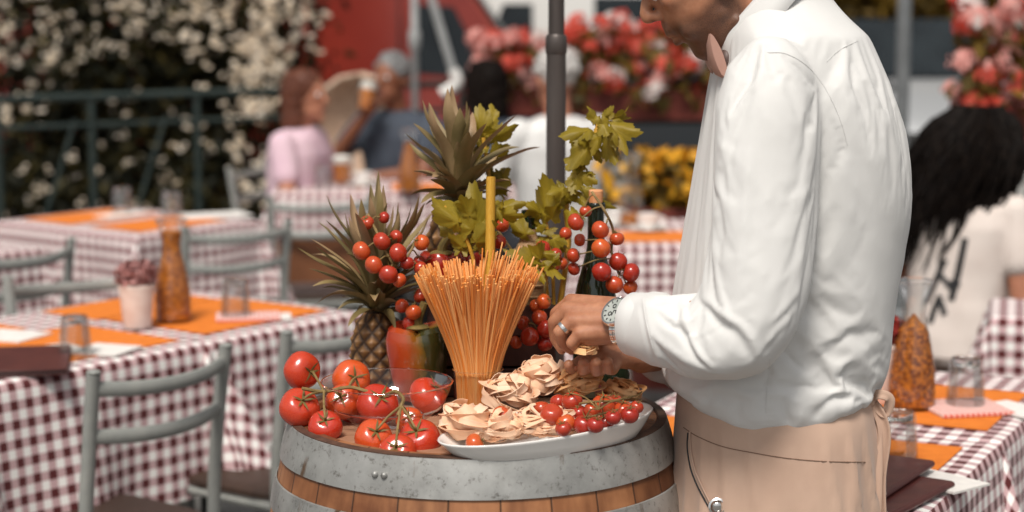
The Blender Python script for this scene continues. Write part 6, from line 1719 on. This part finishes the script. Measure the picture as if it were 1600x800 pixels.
ap_v, ap_f = b.verts(), list(b.F)
pa = np.repeat(np.linspace(0, 1, len(rows)), len(aa)); ga = np.tile(np.linspace(0, 1, len(aa)), len(rows))
ap_v = cloth_settle(ap_v, ap_f, np.clip(.14 + np.clip((.10 - pa) / .06, 0, 1) + .5 * np.clip((.03 - ga) / .02, 0, 1), 0, 1), np.clip(.25 + .55 * np.exp(-((ga - .02) / .18) ** 2), 0, 1), bend=.3)
b = MB(); b.add(ap_v, ap_f)
apron = wpart(b, 'apron', M['apron'], sharp=None); sm = apron.modifiers.new('t', 'SOLIDIFY'); sm.thickness = .0016
bv_ap = BVHTree.FromPolygons([Vector(p) for p in ap_v], ap_f)
M['seamtan'] = mat('apron_seam', (.20, .12, .08), None, .9)
seam(bv_ap, [(1068, 668), (1090, 682), (1130, 698), (1180, 708), (1230, 716), (1290, 721), (1352, 722)], .0007, 'waist_seam', M['seamtan'], wpart)
seam(bv_ap, [(1075, 676), (1074, 700), (1080, 735), (1094, 768), (1110, 797)], .0016, 'pocket_slit', M['ink'], wpart)
q1 = [hit(bv_ap, x, y, .003) for x, y in spline(np.array([(1078, 674), (1079, 702), (1086, 735), (1100, 768), (1115, 797)], float), 5)]
b = MB(); b.tube([k for k in q1 if k is not None], .0022, 6, flat=(1, .5)); wpart(b, 'pocket_hem', M['apron'])
hp = hit(bv_ap, 1121, 792, .006)
b = MB(); b.lathe([(.0105, -.003), (.0135, -.002), (.0140, 0), (.0135, .002), (.0105, .003), (.0098, 0), (.0105, -.003)], hp, 24, axis=(-.1, -1, .25)); b.ball(hp, (.0085, .004, .0085), 14, 8); b.tube([hp + v3(0, .004, -.01), hp + v3(.004, .006, -.06)], .004, 8)
o = b.build('corkscrew', M['chrome'], origin=hp); tag(o, 'steel corkscrew ring sticking out of the apron pocket', 'corkscrew')
# apron ties
tk = W(1358, 624, YM - .06)
b = MB()
rg = np.random.default_rng(4)
b.ball(tk, (.012, .016, .014), 12, 8)
for k in range(3):
    a = k * 2.2; x_ = .007 + .008 * k
    pts = [tk + v3(.003 * k, -.004 * k, 0), tk + v3(x_, -.014, -.05), tk + v3(x_ + .006 * math.sin(a), -.022 + .006 * k, -.13), tk + v3(x_ - .004 * math.cos(a), -.026 + .008 * k, -.25), tk + v3(x_ + .006 * k, -.028 + .010 * k, -.40)]
    p_ = spline(pts, 8); b.strip(p_, np.interp(np.linspace(0, 1, len(p_)), [0, .08, .5, 1], [.008, .016, .019, .024]), v3(.55 - .45 * k, -1, .1), curl=.4 * (-1) ** k, nw=5)
b.strip(spline([tk, tk + v3(.012, -.02, .012), tk + v3(.028, -.02, .004), tk + v3(.022, -.012, -.02), tk + v3(.004, -.005, -.004)], 6), [.014] * 25, v3(0, -1, .5), curl=.2, nw=3)
b.strip(spline([W(1300, 622, YM - .14), W(1340, 622, YM - .09), tk], 6), [.012] * 13, v3(.4, -1, 0), nw=3)
o = wpart(b, 'apron_tie', M['apron'], sharp=None); sm = o.modifiers.new('t', 'SOLIDIFY'); sm.thickness = .002

# watch and ring
ax_w = nrm(W(905, 500, 2.893) - W(985, 505, 2.852)); wc = W(973, 503, 2.862)
up_w = v3(-.30, -.72, .62); up_w = nrm(up_w - ax_w * up_w.dot(ax_w)); sd_w = np.cross(ax_w, up_w)
b = MB(); t = np.linspace(0, 2 * math.pi, 84, endpoint=False); rr = []
for da, k in ((-.0085, 1.0), (-.0080, 1.05), (-.003, 1.055), (-.0025, 1.035), (.0025, 1.035), (.003, 1.055), (.0080, 1.05), (.0085, 1.0), (.0080, .96), (-.0080, .96), (-.0085, 1.0)):
    lk = 1 + .012 * np.sign(np.sin(t * 21))
    rr.append(wc + ax_w * da + np.outer(np.cos(t) * .0275 * k * lk, up_w) + np.outer(np.sin(t) * .0335 * k * lk, sd_w))
b.loft(rr, cap=False)
nw_ = nrm(up_w * 1.0 - ax_w * -.28 + v3(0, 0, .0)); dc = wc + up_w * .0285
watch = wpart(b, 'wrist_watch', M['chrome'], sharp=30)
def wsub(b, name, m):
    o = b.build(name, m, None); o.data.transform(Matrix.Translation(-Vector(body_org))); o.parent = watch; return o
b = MB(); b.lathe([(.001, -.004), (.0215, -.004), (.0242, -.001), (.0246, .003), (.0228, .0062), (.0204, .0066), (.0198, .0055)], dc, 40, axis=nw_); b.tube([dc - ax_w * .0 + sd_w * .0215, dc + sd_w * .0255], .0028, 10); wsub(b, 'case', M['chrome'])
M['dial'] = mat('silver_green_dial', (.34, .37, .34), (.44, .46, .43), .35, 60)
b = MB(); b.lathe([(.0200, .0053), (.0005, .0054)], dc, 40, axis=nw_); wsub(b, 'dial', M['dial'])
b = MB(); e1 = nrm(np.cross(nw_, v3(.3, 1, .2))); e2 = np.cross(nw_, e1); tip = dc + nw_ * .0058
for k in range(12):
    a = k * math.pi / 6; d_ = e1 * math.cos(a) + e2 * math.sin(a); b.tube([tip + d_ * .0145, tip + d_ * .0182], .0008, 5)
for a, l in ((.9, .0085), (2.6, .012)):
    d_ = e1 * math.cos(a) + e2 * math.sin(a); b.tube([tip, tip + d_ * l], .0007, 5)
for a in (0.2, 2.3, 4.4):
    d_ = e1 * math.cos(a) + e2 * math.sin(a); b.lathe([(.0022, .0001), (.0036, .0003), (.0038, .0001)], tip + d_ * .0078, 14, axis=nw_)
wsub(b, 'markers', M['ink'])
rc = (W(893, 502, 2.886) * .36 + W(874, 519, 2.884) * .64); ra_ = nrm(W(874, 519, 2.884) - W(893, 502, 2.886))
b = MB(); b.lathe([(.0112, -.003), (.0122, -.0026), (.0124, 0), (.0122, .0026), (.0112, .003), (.0106, 0), (.0112, -.003)], rc, 36, axis=ra_); wpart(b, 'finger_ring', M['chrome'])
# pasta held in the fingers
nest(W(914, 553, 2.884), .018, .018, 12, 'small orange pasta nest held between the fingers of the waiter', M['pasta2'], n=10, w=.011, loose=2)

# ---------------- seated guests
def guest(label, loc, rz, skin, hair, top, arms, hair_kind='short', top_sleeve=.5, s=1.0, headturn=0.0, legs=True, lean=0.0, head_dx=0.0):
    """local frame: +y is where the guest faces, +x the guest's right"""
    org = np.array(loc, float); cz, sz = math.cos(rz), math.sin(rz)
    def L(p): p = np.asarray(p, float) * s; return org + v3(p[0] * cz - p[1] * sz, p[0] * sz + p[1] * cz, p[2])
    Rm = np.array([[cz, -sz, 0], [sz, cz, 0], [0, 0, 1]]); ht = headturn; Rh = Rm @ np.array([[math.cos(ht), -math.sin(ht), 0], [math.sin(ht), math.cos(ht), 0], [0, 0, 1]])
    hc = v3(head_dx, .03 + lean, 1.20)
    def Hh(p): return L(hc) + Rh @ (np.asarray(p, float) * s)
    mb = MB()
    mb.ball(Hh((0, 0, .02)), np.array([.074, .094, .10]) * s, 20, 14, mat3=Rh); mb.ball(Hh((0, .025, -.055)), np.array([.054, .066, .065]) * s, 16, 12, mat3=Rh)
    mb.chain([Hh((0, .092, .015)), Hh((0, .110, -.022))], [.010 * s, .014 * s]); mb.capsule(Hh((-.018, .082, -.062)), .009 * s, Hh((.018, .082, -.062)), .009 * s); mb.ball(Hh((0, .075, -.098)), .022 * s)
    for q in (-1, 1): mb.ball(Hh((.074 * q, -.01, -.005)), np.array([.012, .02, .03]) * s, 10, 8, mat3=Rh)
    mb.chain([Hh((0, -.015, -.07)), L((0, lean * .8, 1.03)), L((0, lean * .5, .88)), L((0, 0, .55))], [.052 * s, .055 * s, .10 * s, .11 * s])
    shp = {}
    for q, pts in zip((-1, 1), arms):
        sh = v3(.185 * q, lean * .7, .985); shp[q] = sh
        P = [L(sh)] + [L(p) for p in pts]
        mb.capsule(L((0, lean * .7, .98)), .05 * s, P[0], .047 * s); mb.chain(P[:3], [.047 * s, .040 * s, .027 * s])
        d = nrm(P[2] - P[1]); side = nrm(np.cross(d, v3(0, 0, 1))); mb.capsule(P[2], .026 * s, P[2] + d * .07 * s, .030 * s)
        for k in range(4):
            o_ = P[2] + d * .08 * s + side * (k - 1.5) * .019 * s; mb.chain([o_, o_ + d * .04 * s - v3(0, 0, .008 * s), o_ + d * .065 * s - v3(0, 0, .026 * s)], [.0095 * s, .0088 * s, .0075 * s], 8)
        o_ = P[2] + d * .03 * s; mb.chain([o_, o_ + d * .035 * s + side * -.04 * s * q, o_ + d * .065 * s + side * -.045 * s * q], [.012 * s, .010 * s, .008 * s], 8)
    for q in (-1, 1): mb.chain([L((.09 * q, .02, .54)), L((.12 * q, .42, .50)), L((.12 * q, .44, .09)), L((.12 * q, .56, .045))], [.085 * s, .058 * s, .042 * s, .034 * s])
    V, F, N = organic(mb, .0075, 3); b = MB(); b.add(V, F)
    body = b.build('person', skin, origin=org, sharp=None); tag(body, label, 'person')
    mb = MB(); rings = []; t = np.linspace(0, 2 * math.pi, 40, endpoint=False)
    for z, hx, hy, oy in ((.46, .175, .135, -.01), (.55, .180, .14, 0), (.68, .172, .128, lean * .25), (.82, .188, .132, lean * .5), (.93, .205, .128, lean * .65), (1.0, .195, .105, lean * .75), (1.035, .13, .085, lean * .8), (1.055, .075, .068, lean * .8)):
        rings.append(np.array([L((np.sign(math.cos(a)) * abs(math.cos(a)) ** .85 * hx, oy + np.sign(math.sin(a)) * abs(math.sin(a)) ** .85 * hy, z)) for a in t]))
    mb.loft(rings)
    for q, pts in zip((-1, 1), arms):
        a0 = L(shp[q]); e1_ = L(pts[0]); e2_ = L(pts[1]); f = min(1, top_sleeve * 2) if top_sleeve <= .5 else 1
        P = [a0, a0 + (e1_ - a0) * (.55 if top_sleeve <= .5 else 1.0)] + ([e1_ + (e2_ - e1_) * .85] if top_sleeve > .5 else [])
        mb.chain(P, [.066 * s, .062 * s, .045 * s][:len(P)], 16)
    V, F, N = organic(mb, .008, 5)
    dz = np.array([mnoise.noise(Vector(p * 9)) for p in V]) * .006 * s; b = MB(); b.add(V + N * dz[:, None], F); tp = b.build('top', top, body, sharp=None)
    mb = MB()
    for q in (-1, 1): mb.chain([L((.09 * q, .0, .53)), L((.12 * q, .42, .50)), L((.12 * q, .44, .10))], [.105 * s, .075 * s, .06 * s], 16)
    V, F, N = organic(mb, .01, 4); b = MB(); b.add(V, F); b.build('trousers', M['navy'], body, sharp=None)
    for q in (-1, 1):
        b = MB(); b.capsule(L((.12 * q, .43, .045)), .042 * s, L((.12 * q, .60, .035)), .034 * s); b.build('shoe', M['shoe'], body)
    b = MB(); rg = np.random.default_rng(abs(hash(label)) % 9999 if False else len(label)); k = 0
    if hair_kind == 'short':
        b.ball(Hh((0, -.012, .040)), np.array([.082, .096, .092]) * s, 20, 12, mat3=Rh)
        for _ in range(160):
            d = nrm(rg.normal(size=3)); d[2] = abs(d[2]); 
            if d[1] < .55: b.ball(Hh(v3(0, -.014, .035) + d * v3(.080, .094, .090)), .014 * s * rg.uniform(.7, 1.2), 6, 4)
    elif hair_kind == 'bob':
        b.ball(Hh((0, -.02, .040)), np.array([.092, .102, .095]) * s, 20, 12, mat3=Rh)
        for _ in range(420):
            a = rg.uniform(0, 6.28); z = rg.uniform(-.13, .10); d = v3(math.cos(a), math.sin(a), 0)
            if d[1] > .45 and z < .055: continue
            rr_ = .088 * math.sqrt(max(.15, 1 - max(0, z - .02) ** 2 / .012)); b.ball(Hh(v3(d[0] * rr_, d[1] * rr_ - .018, z)), np.array([.018, .018, .026]) * s * rg.uniform(.7, 1.2), 6, 4)
    else:   # long curls spreading over the back
        for _ in range(1100):
            a = rg.uniform(0, 6.28); d = v3(math.cos(a), math.sin(a), 0); zt = rg.uniform(.0, .115)
            if d[1] > .35: d[1] *= -.5
            rr_ = .085 * math.sqrt(max(.08, 1 - (zt / .125) ** 2)); Lh = rg.uniform(.30, .50); f1, f2 = rg.uniform(0, 6.28, 2); sp_ = rg.uniform(.05, .15)
            q = []
            for t_ in np.linspace(0, 1, 13):
                out = rr_ + sp_ * (1 - math.exp(-t_ * 6)) * (1 - .30 * t_)
                wv = .011 * t_ ** .5
                q.append(Hh(v3(d[0] * out + wv * math.sin(t_ * 17 + f1) - .15 * t_ ** 1.5, -.02 + d[1] * out * .8 - .03 * t_ + wv * math.cos(t_ * 15 + f2), zt + .02 + .02 * math.sin(min(1, t_ * 5) * 3.14) - Lh * t_ ** 1.45)))
            b.tube(q, np.interp(np.linspace(0, 1, 13), [0, .1, .8, 1], [.003, .0055, .005, .0015]), 4)
        b.ball(Hh((0, -.05, -.05)), np.array([.10, .085, .15]) * s, 16, 10, mat3=Rh); b.ball(Hh((-.03, -.09, -.18)), np.array([.14, .055, .15]) * s, 16, 10, mat3=Rh); b.ball(Hh((-.09, -.09, -.30)), np.array([.09, .05, .11]) * s, 16, 10, mat3=Rh)
    b.build('hair', hair, body)
    for q in (-1, 1):
        b = MB(); b.ball(Hh((.030 * q, .078, .012)), .0115 * s, 10, 8); b.ball(Hh((.030 * q, .0860, .011)), .0062 * s, 8, 6, m=1); b.build('eye', [M['ceramic'], M['ink']], body)
    b = MB(); b.chain([Hh((-.021, .0895, -.062)), Hh((0, .0935, -.061)), Hh((.021, .0895, -.062))], [.004 * s, .006 * s, .004 * s], 8); b.build('mouth', M['lip'], body)
    return body, L, Rm
def ground_at(px, Y): return v3(wx(px, Y), Y, 0)
# woman in pink, turned to the right of the table
guest('woman in a lilac pink top with short auburn hair sitting at the table', ground_at(462, 8.75), R(-108), M['skin_a'], M['hair_red'], M['pinktop'],
      (((-.24, .10, .72), (-.10, .34, .74)), ((.26, .08, .74), (.14, .32, .76))), 'bob', .5, .955, headturn=R(-4), lean=.03)
# man drinking beer
gm, Lm, Rm_ = guest('grey haired man in a slate blue tee drinking beer, facing the table', ground_at(628, 9.3), R(148), M['skin_b'], M['hair_grey'], M['navytee'],
      (((-.26, .16, .78), (-.10, .34, .76)), ((.27, .20, .80), (.045, .24, 1.03))), 'short', .5, 1.0, lean=.05)
bgl = copy_tree(bg0, Lm((.012, .285, 1.055)), 0, 'glass of beer with thick white foam held at the mouth of the man')
bgl.scale = (1.15, 1.15, .95); bgl.rotation_euler = (R(-18), R(10), 0)
guest('dark haired diner seen from behind, beside the parasol pole', ground_at(762, 9.0), R(20), M['skin_b'], M['hair_dark'], M['navytee'],
      (((-.26, .10, .76), (-.12, .34, .74)), ((.27, .10, .76), (.12, .34, .74))), 'bob', .5, .98)
guest('white haired diner in a white long sleeved shirt behind the parasol pole', ground_at(872, 8.15), R(28), M['skin_a'], M['hair_white'], M['shirt'],
      (((-.27, .10, .74), (-.12, .32, .76)), ((.30, .06, .74), (.34, .30, .78))), 'short', .95, 1.04)
gw, Lw, Rw = guest('woman with long dark curly hair and a white printed tee, her back turned', ground_at(1500, 6.25), R(-34), M['skin_a'], M['hair_dark'], M['whitetee'],
      (((-.26, .08, .74), (-.16, .34, .74)), ((.235, .0, .67), (.43, .20, .77))), 'curls', .5, .93, lean=.04, head_dx=.045)
# black strokes printed on the back of the tee
bvt = None
tee = [c for c in gw.children if c.name.startswith('top')][0]
tv = np.array([v.co for v in tee.data.vertices]) + np.array(gw.location); bvt = BVHTree.FromPolygons([Vector(p) for p in tv], [tuple(p.vertices) for p in tee.data.polygons])
b = MB()
for pts, w in ((((1448, 475), (1462, 440), (1476, 405)), .011), (((1466, 425), (1488, 452)), .008), (((1486, 470), (1496, 430), (1504, 392), (1508, 372)), .011), (((1470, 470), (1476, 492)), .010), (((1454, 505), (1462, 480), (1470, 462)), .012), (((1484, 440), (1500, 445)), .008)):
    q = [hit(bvt, *p, .004) for p in spline(np.array(pts, float), 4)]; q = [k for k in q if k is not None]
    if len(q) > 1: b.strip(q, [w * 2] * len(q), nrm(CAMP - q[0]), nw=1)
if b.n: 
    o = b.build('shirt_print', M['ink'], None); o.data.transform(Matrix.Translation(-Vector(gw.location))); o.parent = gw
# chairs under the guests
def chair_for(px, Y, rz, label, back=.19): 
    p = ground_at(px, Y); d = v3(-math.sin(rz), math.cos(rz), 0); copy_tree(c0, p - d * back, rz, label)
chair_for(462, 8.75, R(-108), 'grey metal chair the woman in pink sits on')
chair_for(628, 9.3, R(148), 'grey metal chair the beer drinker sits on')
chair_for(762, 9.0, R(20), 'grey metal chair the dark haired diner sits on')
chair_for(872, 8.15, R(28), 'grey metal chair the white haired diner sits on')
p = ground_at(1500, 6.25)
e = thing('stool', 'low dark stool under the curly haired woman', 'stool', p)
b = MB(); b.lathe([(.01, .40), (.17, .40), (.175, .43), (.165, .445), (.01, .445)], p, 28); b.build('seat', M['seat'], e)
for k in range(4):
    a = k * math.pi / 2 + .4; b = MB(); b.tube([p + v3(math.cos(a) * .18, math.sin(a) * .18, 0), p + v3(math.cos(a) * .13, math.sin(a) * .13, .40)], .014, 8); b.build('leg', M['darkmetal'], e)
# round backed wicker chair with a white cushion, further back
M['wicker'] = mat('pale_wicker', (.48, .33, .24), (.60, .44, .33), .8, 60, bump=.6)
p = ground_at(562, 10.0)
e = thing('wicker_armchair', 'pale round backed wicker armchair between the two diners', 'armchair', p, R(170))
b = MB(); rr = []
for z, k in ((.36, .9), (.6, .98), (.85, 1.0), (1.02, .9), (1.13, .70), (1.185, .38), (1.20, .05)):
    a = np.linspace(R(200), R(340), 26); rr.append(np.stack([np.cos(a) * .27 * k, .12 + np.sin(a) * .30 * (.8 + .2 * k), np.full(26, z)], 1))
b.loft(rr, closed=False, cap=False); o = b.build('back_shell', M['wicker'], e, local=True); sm = o.modifiers.new('t', 'SOLIDIFY'); sm.thickness = .025
b = MB(); b.lathe([(.01, .30), (.27, .30), (.28, .36), (.27, .42), (.01, .42)], (0, .08, 0), 28); b.build('seat', M['wicker'], e, local=True)
b = MB(); b.lathe([(.01, .421), (.23, .425), (.25, .46), (.23, .50), (.01, .51)], (0, .08, 0), 28); b.build('cushion', M['napkin'], e, local=True)
for sx in (-.19, .19):
    for sy in (-.08, .24):
        b = MB(); b.tube([v3(sx, sy, 0), v3(sx, sy, .32)], .018, 8); b.build('leg', M['wicker'], e, local=True)
p = ground_at(530, 10.5)
e = thing('white_bag', 'white canvas bag hanging on the rail beside the wicker armchair', 'bag', p + v3(-.02, -.3, .62))
b = MB(); q0 = p + v3(-.02, -.30, .62)
b.loft([[q0 + v3(a * w, c * d, z) for a, c in ((-1, -1), (1, -1), (1, 1), (-1, 1))] for z, w, d in ((0, .11, .05), (.02, .13, .06), (.25, .13, .055), (.36, .10, .02))]); b.build('pouch', M['napkin'], e, bevel=.02)
b = MB(); b.tube(spline([q0 + v3(-.08, 0, .35), q0 + v3(-.05, 0, .47), q0 + v3(.05, 0, .47), q0 + v3(.08, 0, .35)], 6), .008, 6); b.build('handle', M['napkin'], e)
